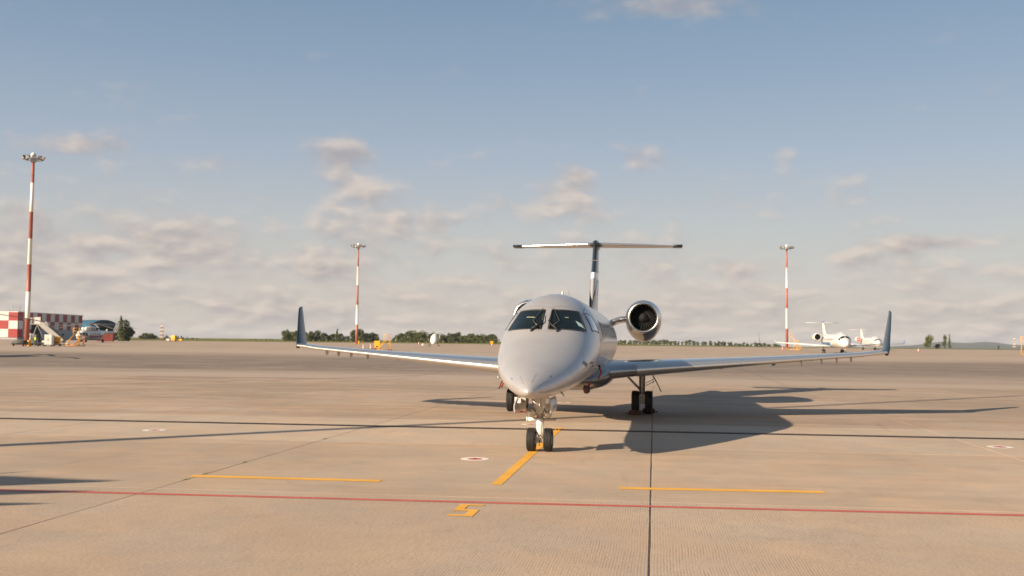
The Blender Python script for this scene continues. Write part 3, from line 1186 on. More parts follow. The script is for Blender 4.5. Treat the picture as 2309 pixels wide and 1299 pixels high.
# wipers
def wiper(sgn):
    b = MB()
    wc = WCOR['front']
    def P(fx, fy, off):
        a0, a1, a2, a3 = wc
        s = lerp(lerp(a0[0], a1[0], fx), lerp(a3[0], a2[0], fx), fy)
        t = lerp(lerp(a0[1], a1[1], fx), lerp(a3[1], a2[1], fx), fy)
        return fus(s, t * sgn, off)
    piv = P(.20, -.16, .05)
    b.tube([P(.22, -.20, 0), piv], .028, 'dark_rubber', 10)
    b.tube([piv, P(.06, .10, .06), P(.00, .30, .06)], [.026, .02, .016], 'dark_rubber', 8)
    b.tube([P(.00, .30, .06), P(.02, .62, .05), P(-.02, .64, .05)], [.010, .008, .008], 'wiper_metal', 6)
    b.tube([P(.075, .98, .035), P(.235, .22, .055), P(.10, .03, .05)], [.008, .009, .009], 'wiper_metal', 6)
    b.tube([P(.030, .95, .022), P(.035, .05, .022)], .013, 'dark_rubber', 6)
    b.tube([P(.075, .98, .035), P(.030, .93, .03)], .008, 'wiper_metal', 6)
    o = b.build('wiper', jet)
    return o
wiper(1)
wiper(-1)
# paper card seen through the windscreen; light streaks there are painted as pale strips
f = WCOR['front']
def fp(fx, fy, sgn):
    a0, a1, a2, a3 = f
    return (lerp(lerp(a0[0], a1[0], fx), lerp(a3[0], a2[0], fx), fy), sgn * lerp(lerp(a0[1], a1[1], fx), lerp(a3[1], a2[1], fx), fy))
b = MB()
surf_patch(b, [fp(.74, .10, 1), fp(.93, .07, 1), fp(.86, .27, 1), fp(.68, .36, 1)], 'paper', .0065, 4, 0)
b.build('paper_card', jet)
for sgn, a, c in ((-1, .22, .50), (1, .40, .50)):
    b = MB()
    surf_patch(b, [fp(a, .475, sgn), fp(c, .475, sgn), fp(c, .505, sgn), fp(a, .505, sgn)], 'light_streak_pale', .006, 3, 0)
    b.build('painted_light_streak', jet)

# crown antennas and beacon
def blade_ant(v, h, ch, mat, name, th_=.02):
    b = MB()
    z0 = 3.43
    rs = []
    for q in range(5):
        t = q / 4
        c = ch * (1 - .45 * t)
        y0 = v + .35 * ch * t
        w_ = th_ * (1 - .6 * t)
        rs.append([Vector((0, y0, z0 + h * t)), Vector((w_, y0 + c * .35, z0 + h * t)), Vector((0, y0 + c, z0 + h * t)), Vector((-w_, y0 + c * .35, z0 + h * t))])
    b.rings(rs, mat, True)
    return b.build(name, jet)
blade_ant(5.1, .20, .34, 'jet_white', 'antenna', .05)
blade_ant(3.6, .07, .32, 'jet_white', 'antenna', .12)
b = MB()
b.lathe([(3.42, .06), (3.46, .06), (3.50, .05), (3.53, .03), (3.545, .0)], 'red_plastic', (0, 8.9, 0), n=14)
b.build('beacon_light', jet)
b = MB()
b.tube([(0, 13.3, 3.42), (0, 13.45, 3.70)], [.012, .005], 'jet_white', 6)
b.build('antenna', jet)
b = MB()
b.tube([(0, 7.2, 3.42), (0, 7.4, 3.78)], [.008, .003], 'bare_steel', 6)
b.build('antenna', jet)

# belly fairing
b = MB()
FT = [(9.0, (.35, 1.16, 1.30)), (9.5, (.72, 1.03, 1.42)), (10.2, (1.02, .93, 1.56)), (11, (1.20, .89, 1.72)), (12, (1.28, .87, 1.80)), (14, (1.28, .87, 1.80)), (15.5, (1.22, .90, 1.75)), (16.6, (1.0, .98, 1.6)), (17.6, (.6, 1.12, 1.42)), (18.2, (.2, 1.28, 1.36))]
rs = []
for s, (wd, zb, zt) in FT:
    ring = []
    for k in range(28):
        a = 2 * PI * k / 28
        c, d = math.cos(a), math.sin(a)
        zc_ = zt - .25 if zt > 1.5 else (zt + zb) / 2
        ring.append(Vector((wd * math.copysign(abs(d) ** .62, d), s - NOSE_OFF, zc_ + ((zt - zc_) * abs(c) ** .8 if c > 0 else -(zc_ - zb) * abs(c) ** .8))))
    rs.append(ring)
b.rings(rs, 'jet_belly', True)
b.build('belly_fairing', jet)
# air scoop and dark panel beneath the fairing front
b = MB()
b.box((.62, 7.95, 1.02), (.30, .45, .14), 'jet_belly', Matrix.Rotation(R(-18), 3, 'Y'))
b.build('air_scoop', jet, .03)

# wings
def wing_le(l):
    # leading edge station (v) with the inboard glove
    v = 8.75 + (l - 1.0) * .415
    if l < 1.9:
        v -= .42 * (1.9 - l) ** 1.6
    return v
def wing_ch(l):
    te = 13.1 if l < 3.1 else 13.1 + (l - 3.1) * .095
    return te - wing_le(l)
def wing_z(l):
    return 1.42 + (l - 1.0) * .0715 + (0.03 if l > 9 else 0)
LST = [.7, 1.0, 1.25, 1.55, 1.9, 2.4, 3.1, 4, 5, 6, 7, 8, 9, 9.5, 9.83]
for sgn in (1, -1):
    stt = []
    for l in LST:
        t = lerp(.128, .088, sm(l, 1, 7))
        stt.append((Vector((sgn * l, wing_le(l), wing_z(l))), wing_ch(l), t, Vector((0, 0, 1))))
    b = MB()
    wing_loft(b, stt, 'jet_wing', 32)
    wg = b.build('wing', jet)
    wg['label'] = 'wing on the right of the picture' if sgn > 0 else 'wing on the left of the picture'
    # polished leading edge, sits proud of the skin
    b = MB()
    rs = []
    for l in [1.9, 2.4, 3.1, 4, 5, 6, 7, 8, 9, 9.5, 9.80]:
        t = lerp(.128, .088, sm(l, 1, 7))
        ch = wing_ch(l)
        fr = min(.20, .50 / ch)
        prof = []
        for k in range(37):
            q = -1 + 2 * k / 36
            x = (.055 if q > 0 else fr) * q * q
            y = 5 * t * (.2969 * math.sqrt(x) - .126 * x - .3516 * x * x + .2843 * x ** 3)
            prof.append((x, .015 * 4 * x * (1 - x) + (y if q > 0 else -y), q))
        rs.append([Vector((sgn * l, wing_le(l) + x * ch - .016, wing_z(l) + z * ch * 1.03 + (.009 * min(1, max(-1.2, q_ * 6))))) for x, z, q_ in prof])
    b.rings(rs, 'edge_metal', True, False)
    b.build('leading_edge', wg)
    # winglet
    b = MB()
    stt = []
    for (l, z, le, ch, t, tilt) in ((9.81, wing_z(9.81), wing_le(9.81), wing_ch(9.81), .088, 0), (9.90, 2.105, 12.60, 1.20, .11, 35), (9.96, 2.19, 12.79, 1.07, .10, 68), (10.01, 2.42, 12.98, .93, .085, 80), (10.13, 2.95, 13.36, .66, .075, 80), (10.23, 3.40, 13.70, .42, .075, 80), (10.24, 3.47, 13.92, .24, .07, 80)):
        up = Vector((-sgn * math.sin(R(tilt)), 0, math.cos(R(tilt))))
        stt.append((Vector((sgn * l, le, z)), ch, t, up))
    wing_loft(b, stt, 'jet_teal', 12)
    wl = b.build('winglet', wg)
    b = MB()
    b.box((sgn * 9.80, 12.50, wing_z(9.8) - .03), (.10, .16, .13), 'dark_rubber')
    b.build('navigation_light', wg, .03)
    # vortilons under the leading edge, outboard
    for l in (7.0, 7.65, 8.15, 8.62):
        b = MB()
        y0 = wing_le(l)
        z0 = wing_z(l)
        i = len(b.v)
        pr = [(.00, -.02), (.30, -.03), (.34, -.12), (.20, -.20), (.04, -.16)]
        for dx_ in (-.012, .012):
            for y_, z_ in pr:
                b.v.append(Vector((sgn * l + dx_, y0 + y_, z0 + z_)))
        n = len(pr)
        b.face([0, 1, 2, 3, 4], 'bare_steel')
        b.face([9, 8, 7, 6, 5], 'bare_steel')
        for k in range(n):
            b.face([k, (k + 1) % n, n + (k + 1) % n, n + k], 'bare_steel')
        b.build('vortilon', wg)
    # flap track fairings
    for l in (2.9, 4.6, 6.3):
        b = MB()
        te = wing_le(l) + wing_ch(l)
        b.tube([(sgn * l, te - 1.1, wing_z(l) - .10), (sgn * l, te - .6, wing_z(l) - .14), (sgn * l, te - .1, wing_z(l) - .08), (sgn * l, te + .15, wing_z(l) - .02)], [.02, .07, .06, .01], 'jet_wing', 8)
        b.build('flap_fairing', wg)
    # flap / aileron split lines on the upper side
    b = MB()
    for (l0, l1, f0_) in ((1.3, 6.4, .76), (6.5, 9.6, .78)):
        i = len(b.v)
        for l in (l0, l1):
            for dd in (0, .02):
                ch = wing_ch(l)
                yv = 5 * .12 * (.2969 * math.sqrt(f0_) - .126 * f0_ - .3516 * f0_ ** 2 + .2843 * f0_ ** 3 - .1036 * f0_ ** 4)
                b.v.append(Vector((sgn * l, wing_le(l) + f0_ * ch + dd, wing_z(l) + (yv + .011) * ch + .012)))
        b.face([i, i + 1, i + 3, i + 2], 'seam')
    b.build('flap_gap', wg)

# engines
def fan_disc(parent, o, n=24, r0=.17, r1=.455, y=.36, bladem='fan_blade'):
    me = None
    for k in range(n):
        if me is None:
            bb = MB()
            rs = []
            for q in range(5):
                t = q / 4
                rr = lerp(r0, r1, t)
                tw = lerp(R(25), R(58), t)
                hw = lerp(.045, .068, t)
                dx_, dy_ = math.cos(tw) * hw, math.sin(tw) * hw
                rs.append([Vector((-dx_, -dy_, rr)), Vector((0, .004, rr)), Vector((dx_, dy_, rr)), Vector((0, .012, rr))])
            bb.rings(rs, bladem, True)
            ob = bb.build('fan_blade', parent)
            me = ob.data
            ob.location = o + Vector((0, y, 0))
        else:
            ob = bpy.data.objects.new('fan_blade', me)
            COL.objects.link(ob)
            ob.parent = parent
            ob.location = o + Vector((0, y, 0))
        ob.rotation_euler = (0, 2 * PI * k / n, 0)

ENG_V, ENG_Z, ENG_U = 14.75, 3.20, 2.05
for sgn in (1, -1):
    o = Vector((sgn * ENG_U, ENG_V, ENG_Z))
    b = MB()
    # outer cowl: circle at the lip, oval with a deep chin behind
    prof = [(.16, .568, 0), (.35, .61, .03), (.7, .645, .11), (1.2, .665, .20), (1.8, .66, .22), (2.5, .62, .16), (3.2, .52, .07), (3.8, .43, .02), (4.1, .38, 0)]
    n = 40
    rs = []
    for y, r, ch in prof:
        ring = []
        for k in range(n):
            a = 2 * PI * k / n
            dn = max(0, -math.sin(a))
            ring.append(o + Vector((r * math.cos(a), y, r * math.sin(a) - ch * dn ** 1.3)))
        rs.append(ring)
    b.rings(rs, 'jet_cowl', True, True, False, False)
    # inner exhaust
    b.lathe([(4.1, .38), (4.05, .35), (3.3, .33)], 'bare_steel', o, 'Y', n, caps=False)
    eng = b.build('engine', jet)
    eng['label'] = 'engine on the right of the picture' if sgn > 0 else 'engine on the left, mostly hidden by the fuselage'
    b = MB()
    lp = []
    for k in range(15):
        a = PI * k / 14
        lp.append((.17 - .17 * math.sin(a), .508 + .060 * math.cos(a)))
    b.lathe(lp, 'polished_metal', o, 'Y', 48)
    b.build('intake_lip', eng)
    b = MB()
    b.lathe([(.17, .448), (.30, .446), (.75, .456)], 'fan_black', o, 'Y', 36)
    b.lathe([(.75, .0), (.75, .458)], 'fan_black', o, 'Y', 36)
    b.build('intake_duct', eng)
    b = MB()
    b.lathe([(.14, 0), (.15, .03), (.20, .09), (.30, .15), (.40, .185), (.46, .19)], 'fan_blade', o, 'Y', 24)
    b.build('spinner', eng)
    fan_disc(eng, o)
    b = MB()
    b.lathe([(4.5, .0), (4.0, .18), (3.4, .2)], 'bare_steel', o, 'Y', 20)
    b.build('exhaust_cone', eng)
    # pylon
    b = MB()
    stt = []
    for (u_, z_, le_, ch_) in ((.85, 3.02, 15.4, 3.3), (1.15, 3.14, 15.55, 3.1), (1.55, 3.20, 15.7, 2.9)):
        stt.append((Vector((sgn * u_, le_, z_)), ch_, .085, Vector((0, 0, 1))))
    wing_loft(b, stt, 'jet_wing', 12, camber=0)
    b.build('pylon', eng)

# fin
b = MB()
FS = [(3.30, 16.4, 6.2, .035), (3.45, 17.6, 5.05, .055), (3.7, 18.55, 4.2, .075), (4.2, 18.98, 3.85, .085), (4.9, 19.58, 3.35, .09), (5.15, 19.80, 3.17, .09), (5.40, 20.0, 3.0, .09), (6.0, 20.52, 2.60, .095), (6.5, 20.95, 2.25, .10), (6.58, 21.05, 2.1, .09)]
stt = []
rs = []
for z, le, ch, t in FS:
    prof = airfoil(14, t, 0)
    rs.append([Vector((zz_ * ch, le + x * ch, z)) for x, zz_ in prof])
def finmat(a, k):
    z = FS[a][0]
    if z < 4.8:
        return 'jet_silver'
    if z < 5.1:
        return 'jet_white'
    return 'jet_teal'
b.rings(rs, 'jet_silver', True, mf=finmat)
fin = b.build('fin', jet)
# swoosh on the fin flank
b = MB()
for sg in (1, -1):
    i = len(b.v)
    poly = [(17.9, 3.62), (18.9, 3.75), (20.1, 4.3), (20.9, 4.85), (20.1, 4.85), (19.4, 4.4)]
    for y, z in poly:
        fx_ = (y - interp([(a[0], a[1]) for a in FS], z)) / interp([(a[0], a[2]) for a in FS], z)
        ch = interp([(a[0], a[2]) for a in FS], z)
        t = interp([(a[0], a[3]) for a in FS], z)
        fx_ = max(.01, fx_)
        w_ = 5 * t * ch * (.2969 * math.sqrt(fx_) - .126 * fx_ - .3516 * fx_ ** 2 + .2843 * fx_ ** 3 - .1036 * fx_ ** 4) + .012
        b.v.append(Vector((sg * w_, y, z)))
    b.face(list(range(i, i + len(poly))), 'jet_teal')
b.build('fin_swoosh', fin)
b = MB()
b.tube([(0, 20.6, 6.44), (0, 20.9, 6.45), (0, 21.6, 6.47), (0, 22.9, 6.45), (0, 23.8, 6.42)], [.04, .11, .15, .13, .03], 'jet_teal', 14)
b.build('tail_bullet', fin)
b = MB()
b.box((0, 18.7 + 1.0, 5.62), (.62, .05, .018), 'bare_steel')
b.build('fin_probe', fin)
for sgn in (1, -1):
    b = MB()
    stt = [(Vector((sgn * .05, 20.95, 6.42)), 1.95, .10, Vector((0, 0, 1))), (Vector((sgn * .4, 21.1, 6.42)), 1.85, .095, Vector((0, 0, 1))), (Vector((sgn * 2, 21.65, 6.43)), 1.45, .09, Vector((0, 0, 1))), (Vector((sgn * 3.27, 22.1, 6.44)), 1.12, .085, Vector((0, 0, 1)))]
    wing_loft(b, stt, 'jet_wing', 12, camber=0)
    tp = b.build('tailplane', jet)
    b = MB()
    rs = []
    for (l, le, ch, t) in ((.32, 21.05, 1.85, .095), (2, 21.65, 1.45, .09), (3.25, 22.1, 1.12, .085)):
        prof = []
        for k in range(25):
            q = -1 + 2 * k / 24
            x = .11 * q * q
            y = 5 * t * (.2969 * math.sqrt(x) - .126 * x - .3516 * x * x)
            prof.append((x, y if q > 0 else -y))
        rs.append([Vector((sgn * l, le + x * ch - .012, 6.42 + (.01 if l > 1 else 0) + z * ch * 1.06 + (.007 if z > 0 else -.007))) for x, z in prof])
    b.rings(rs, 'edge_metal', True, False)
    b.build('leading_edge', tp)
    b = MB()
    stt = [(Vector((sgn * 3.26, 22.02, 6.44)), 1.22, .10, Vector((0, 0, 1))), (Vector((sgn * 3.61, 22.12, 6.455)), 1.14, .13, Vector((0, 0, 1))), (Vector((sgn * 3.65, 22.2, 6.455)), 1.0, .10, Vector((0, 0, 1)))]
    wing_loft(b, stt, 'jet_teal', 10, camber=0)
    b.build('tail_tip', tp)

# landing gear
def wheel(parent, c, r, w_, name='wheel', grooves=4, rim='gear_white'):
    """tyre with circumferential grooves and rounded shoulders; hub as sub part"""
    b = MB()
    c = Vector(c)
    h = w_ / 2
    prof = [(-h * .55, r * .52), (-h * .9, r * .60), (-h, r * .76), (-h * .96, r * .88), (-h * .80, r * .965)]
    gx = [-.52, -.18, .18, .52][:grooves]
    last = -.70
    prof.append((h * last, r * .99))
    for g_ in gx:
        prof += [(h * (g_ - .06), r * 1.0), (h * (g_ - .045), r * .965), (h * (g_ + .045), r * .965), (h * (g_ + .06), r * 1.0)]
    prof += [(h * .70, r * .99), (h * .80, r * .965), (h * .96, r * .88), (h, r * .76), (h * .9, r * .60), (h * .55, r * .52)]
    b.lathe(prof, 'tyre_rubber', c, 'X', 40)
    t = b.build(name, parent)
    b = MB()
    for s_ in (-1, 1):
        b.lathe([(s_ * h * .62, r * .54), (s_ * h * .80, r * .50), (s_ * h * .55, r * .40), (s_ * h * .5, r * .22), (s_ * h * .85, r * .18), (s_ * h * .85, 0)], rim, c, 'X', 24)
    b.build('wheel_hub', t)
    return t

# nose gear
ng = MB()
ng.tube([(0, .02, .20), (0, .02, .37)], [.034, .034], 'chrome', 16)
ng.tube([(0, .02, .345), (0, .02, .37), (0, .02, .58), (0, .02, .61), (0, .02, .70)], [.060, .072, .076, .088, .080], 'gear_white', 20)
ng.tube([(0, .02, .70), (0, .03, .86), (0, .05, 1.12)], [.070, .085, .10], 'gear_paint', 16)
ng.box((0, .02, .235), (.16, .12, .10), 'gear_paint')
leg = ng.build('nose_leg', jet)
b = MB()
b.tube([(-.26, .02, .245), (.26, .02, .245)], .03, 'bare_steel', 12)
b.build('axle', leg)
b = MB()
b.tube([(-.27, -.02, .675), (-.06, -.02, .67)], [.042, .042], 'gear_white', 12)
b.tube([(.06, -.02, .67), (.34, -.02, .675)], [.028, .020], 'gear_paint', 12)
b.tube([(-.26, -.02, .675), (-.28, -.02, .675)], [.052, .052], 'gear_white', 12)
b.build('steering_actuator', leg)
b = MB()
b.tube([(.02, .10, .45), (.05, .19, .34)], [.028, .018], 'gear_white', 8)
b.build('torque_link', leg)
b = MB()
b.tube([(.05, .19, .34), (.03, .08, .24)], [.018, .024], 'gear_paint', 8)
b.build('torque_link', leg)
b = MB()
b.tube([(.07, -.05, .60), (.075, -.06, .38), (.05, -.05, .28)], [.012, .012, .010], 'gear_paint', 8)
b.build('hose', leg)
b = MB()
b.tube([(0, -.07, .24), (0, -.08, .12)], [.010, .006], 'equip_dark', 6)
b.build('tow_pin', leg)
b = MB()   # drag brace: triangular frame up to the bay
b.rings([[Vector((-.20, -.12, 1.20)), Vector((.20, -.12, 1.20)), Vector((.20, -.04, 1.20)), Vector((-.20, -.04, 1.20))],
         [Vector((-.14, -.10, 1.02)), Vector((.14, -.10, 1.02)), Vector((.14, -.04, 1.02)), Vector((-.14, -.04, 1.02))],
         [Vector((-.055, -.09, .80)), Vector((.055, -.09, .80)), Vector((.055, -.03, .80)), Vector((-.055, -.03, .80))]], 'bare_steel', False)
b.tube([(-.13, -.13, 1.05), (-.02, -.14, .96), (.06, -.13, .93)], .012, 'gear_white', 6)
b.tube([(.02, -.13, 1.18), (.0, -.13, .90)], .016, 'gear_white', 6)
b.tube([(-.16, -.10, 1.12), (-.10, -.12, .80)], .012, 'bare_steel', 6)
b.tube([(.15, -.10, 1.12), (.12, -.11, .82)], .012, 'bare_steel', 6)
b.build('drag_brace', leg)
for (x, z, r_, lab) in ((-.165, .815, .092, 'left taxi lamp'), (.185, .79, .074, 'right taxi lamp')):
    b = MB()
    b.lathe([(-.14, r_), (-.13, r_ * 1.06), (-.10, r_ * 1.02), (-.02, r_ * .8), (.03, r_ * .3), (.03, 0)], 'bare_steel', (x, -.02, z), 'Y', 24)
    o = b.build('taxi_lamp', leg)
    o['label'] = lab
    b = MB()
    b.lathe([(-.135, r_ * .98), (-.150, r_ * .6), (-.155, 0)], 'lamp_glass', (x, -.02, z), 'Y', 24)
    b.build('lamp_lens', o)
    b = MB()
    b.tube([(x, 0, z - r_ * .2), (0, .03, z - .06)], .018, 'bare_steel', 8)
    b.build('lamp_bracket', o)
for x in (-.178, .178):
    wheel(leg, (x, .02, .245), .245, .185)
# nose gear doors
for sgn, y0, y1, u0, spl in ((-1, -1.10, .15, .33, .05), (1, -1.10, .15, .28, .03)):
    b = MB()
    rs = []
    n = 8
    for q in range(n + 1):
        y = lerp(y0, y1, q / n)
        col = []
        for j in range(6):
            t = j / 5
            z = lerp(1.17, .885, t)
            x = sgn * (u0 + spl * t + .035 * math.sin(PI * t) + .03 * math.sin(PI * q / n))
            col.append(Vector((x, y, z)))
        for j in range(5, -1, -1):
            p = col[j]
            col.append(Vector((p.x + sgn * .025, p.y, p.z)))
        rs.append(col)
    b.rings(rs, 'mirror_metal' if False else 'jet_silver', True)
    dd = b.build('gear_door', jet)
    b = MB()
    b.box((sgn * (u0 - .02), y0 + .05, 1.12), (.06, .05, .10), 'gear_white')
    b.build('door_hinge', dd)
    b = MB()
    b.box((sgn * (u0 + .01), y0 + .30, 1.08), (.10, .05, .05), 'gear_paint', Matrix.Rotation(R(25 * sgn), 3, 'Y'))
    b.build('door_hinge', dd)
# forward bay doors, wide plate seen edge-on on the left
b = MB()
b.rings([[Vector((-.46, -.62, z)), Vector((-.215, -.74, z)), Vector((-.21, -.70, z)), Vector((-.455, -.58, z))] for z in (.895, 1.0, 1.16)], 'polished_metal', False)
b.build('gear_door', jet)
b = MB()
b.rings([[Vector((.20, -.70, z)), Vector((.31, -.60, z)), Vector((.305, -.57, z)), Vector((.195, -.67, z))] for z in (.90, 1.0, 1.16)], 'polished_metal', False)
b.build('gear_door', jet)

# main gear
MG_V, MG_U = 11.95, 2.04
for sgn in (1, -1):
    b = MB()
    x = sgn * MG_U
    b.tube([(x, MG_V, .38), (x, MG_V, .55), (x, MG_V, .62)], [.07, .065, .06], 'gear_paint', 14)
    b.tube([(x, MG_V, .60), (x, MG_V - .02, 1.48)], [.095, .105], 'gear_paint', 16)
    b.tube([(x - sgn * .06, MG_V - .11, 1.4), (x - sgn * .05, MG_V - .11, .5)], .012, 'equip_dark', 6)
    b.tube([(x + sgn * .07, MG_V - .10, 1.3), (x + sgn * .06, MG_V - .12, .45)], .010, 'equip_dark', 6)
    b.box((x, MG_V - .09, .60), (.24, .10, .10), 'gear_paint')
    b.box((x, MG_V - .09, .44), (.20, .10, .18), 'gear_paint')
    ml = b.build('main_leg', jet, .012)
    ml['label'] = 'main gear leg on the right of the picture' if sgn > 0 else 'main gear leg behind the nose on the left'
    b = MB()
    b.tube([(x - sgn * .05, MG_V - .05, .78), (x - sgn * .62, MG_V - .1, 1.36)], [.042, .036], 'gear_paint', 10)
    b.tube([(x - sgn * .55, MG_V - .1, 1.29), (x - sgn * .68, MG_V - .1, 1.42)], [.06, .05], 'gear_paint', 10)
    b.lathe([(-.05, 0), (-.05, .055), (.05, .055), (.05, 0)], 'bare_steel', (x - sgn * .50, MG_V - .1, 1.24), 'Y', 12)
    b.build('side_brace', ml)
    b = MB()
    b.tube([(x - .33, MG_V, .38), (x + .33, MG_V, .38)], .05, 'bare_steel', 12)
    b.build('axle', ml)
    b = MB()
    b.tube([(x + sgn * .12, MG_V - .02, 1.0), (x + sgn * .40, MG_V - .02, 1.15)], .012, 'bare_steel', 6)
    b.tube([(x + sgn * .12, MG_V - .02, .92), (x + sgn * .42, MG_V - .02, 1.08)], .012, 'bare_steel', 6)
    b.build('door_rod', ml)
    b = MB()
    rs = []
    for q in range(5):
        t = q / 4
        cx_ = x + sgn * lerp(.22, .60, t) + sgn * .02 * math.sin(PI * t)
        cz_ = lerp(1.46, .74, t)
        hw = .34 * (1 - .35 * t)
        rs.append([Vector((cx_ - .012, MG_V - hw, cz_)), Vector((cx_ + .022, MG_V - hw, cz_)), Vector((cx_ + .022, MG_V + hw, cz_)), Vector((cx_ - .012, MG_V + hw, cz_))])
    b.rings(rs, 'jet_belly', False)
    b.build('gear_door', ml)
    for dx_ in (-.215, .215):
        wheel(ml, (x + dx_, MG_V, .378), .378, .25, grooves=4, rim='gear_paint')

def jet_pt(x, y, z):
    c, s = math.cos(-JET_YAW), math.sin(-JET_YAW)
    o = jet.location
    return Vector((o.x + x * c - y * s, o.y + x * s + y * c, z))

# wheel chocks
def chock(x, y, label, group='wheel chocks on the apron'):
    e = empty('wheel_chock', jet_pt(x, y, 0), -JET_YAW)
    tag(e, label, 'wheel chock', group)
    b = MB()
    pr = [(-.12, 0.0), (.12, 0.0), (.05, .15), (-.03, .15)]
    b.rings([[Vector((xx, p[0], p[1])) for p in pr] for xx in (-.20, .20)], 'chock_paint', False)
    b.build('block', e, .01)
    b = MB()
    b.tube([(-.30, 0, .05), (.30, 0, .05)], .018, 'equip_dark', 8)
    b.build('handle_rod', e)
    b = MB()
    b.tube([(0, -.10, .02), (0, -.14, .10), (0, -.06, .22), (0, .0, .15)], .014, 'chock_paint', 6)
    b.build('rope', e)
chock(MG_U - .215, MG_V - .52, 'rusty red chock in front of the inboard wheel of the right main gear')
chock(-MG_U + .2, MG_V - .52, 'rusty red chock in front of the left main gear, behind the nose')
chock(MG_U + .215, MG_V + .50, 'rusty red chock behind the outboard wheel of the right main gear')

# warning ribbons
def ribbon(p, ln, label, ww=.05, cover=True):
    e = empty('warning_ribbon', p)
    tag(e, label, 'warning ribbon', 'red warning ribbons hanging on the jet')
    b = MB()
    rs = []
    n = 8
    for q in range(n + 1):
        t = q / n
        ox = .035 * math.sin(t * 5) + .02 * t
        rs.append([Vector((ox - ww / 2, .01 * math.sin(t * 7), -ln * t)), Vector((ox + ww / 2, .01 * math.cos(t * 6), -ln * t)), Vector((ox + ww / 2, .006 + .01 * math.cos(t * 6), -ln * t)), Vector((ox - ww / 2, .006 + .01 * math.sin(t * 7), -ln * t))])
    b.rings(rs, 'ribbon_red', True)
    b.build('ribbon', e)
    if cover:
        b = MB()
        b.lathe([(-.02, 0), (-.02, .03), (.06, .035), (.09, .02), (.09, 0)], 'equip_dark', (0, 0, -.0), 'Z', 12)
        b.build('probe_cover', e)
    return e
def lp(v3, dz=0):
    q = jet_pt(v3.x, v3.y, v3.z)
    q.z += dz
    return q
ribbon(lp(fus(3.15, -2.12, .06)), .20, 'red ribbon hanging from the left flank of the nose')
ribbon(lp(fus(6.0, 2.10, .08), -.02), .26, 'red ribbon on the shaded right flank ahead of the belly fairing')
ribbon(jet_pt(-MG_U + .45, MG_V - .4, .95), .22, 'red ribbon by the left main gear behind the nose', cover=False)
# hanging cover below the belly
e = empty('intake_cover', jet_pt(.66, 6.9, 1.12), -JET_YAW)
tag(e, 'dark reddish cover bag hanging on a strap under the belly of the jet', 'cover')
b = MB()
b.tube([(.02, 0, .12), (-.06, 0, -.05)], [.02, .03], 'ribbon_red', 8)
b.build('strap', e)
b = MB()
b.tube([(-.10, 0, -.02), (-.11, 0, -.10), (-.10, 0, -.20), (-.09, 0, -.24)], [.08, .10, .09, .04], 'bag_dark', 12)
b.build('bag', e)

exec_marker = 1
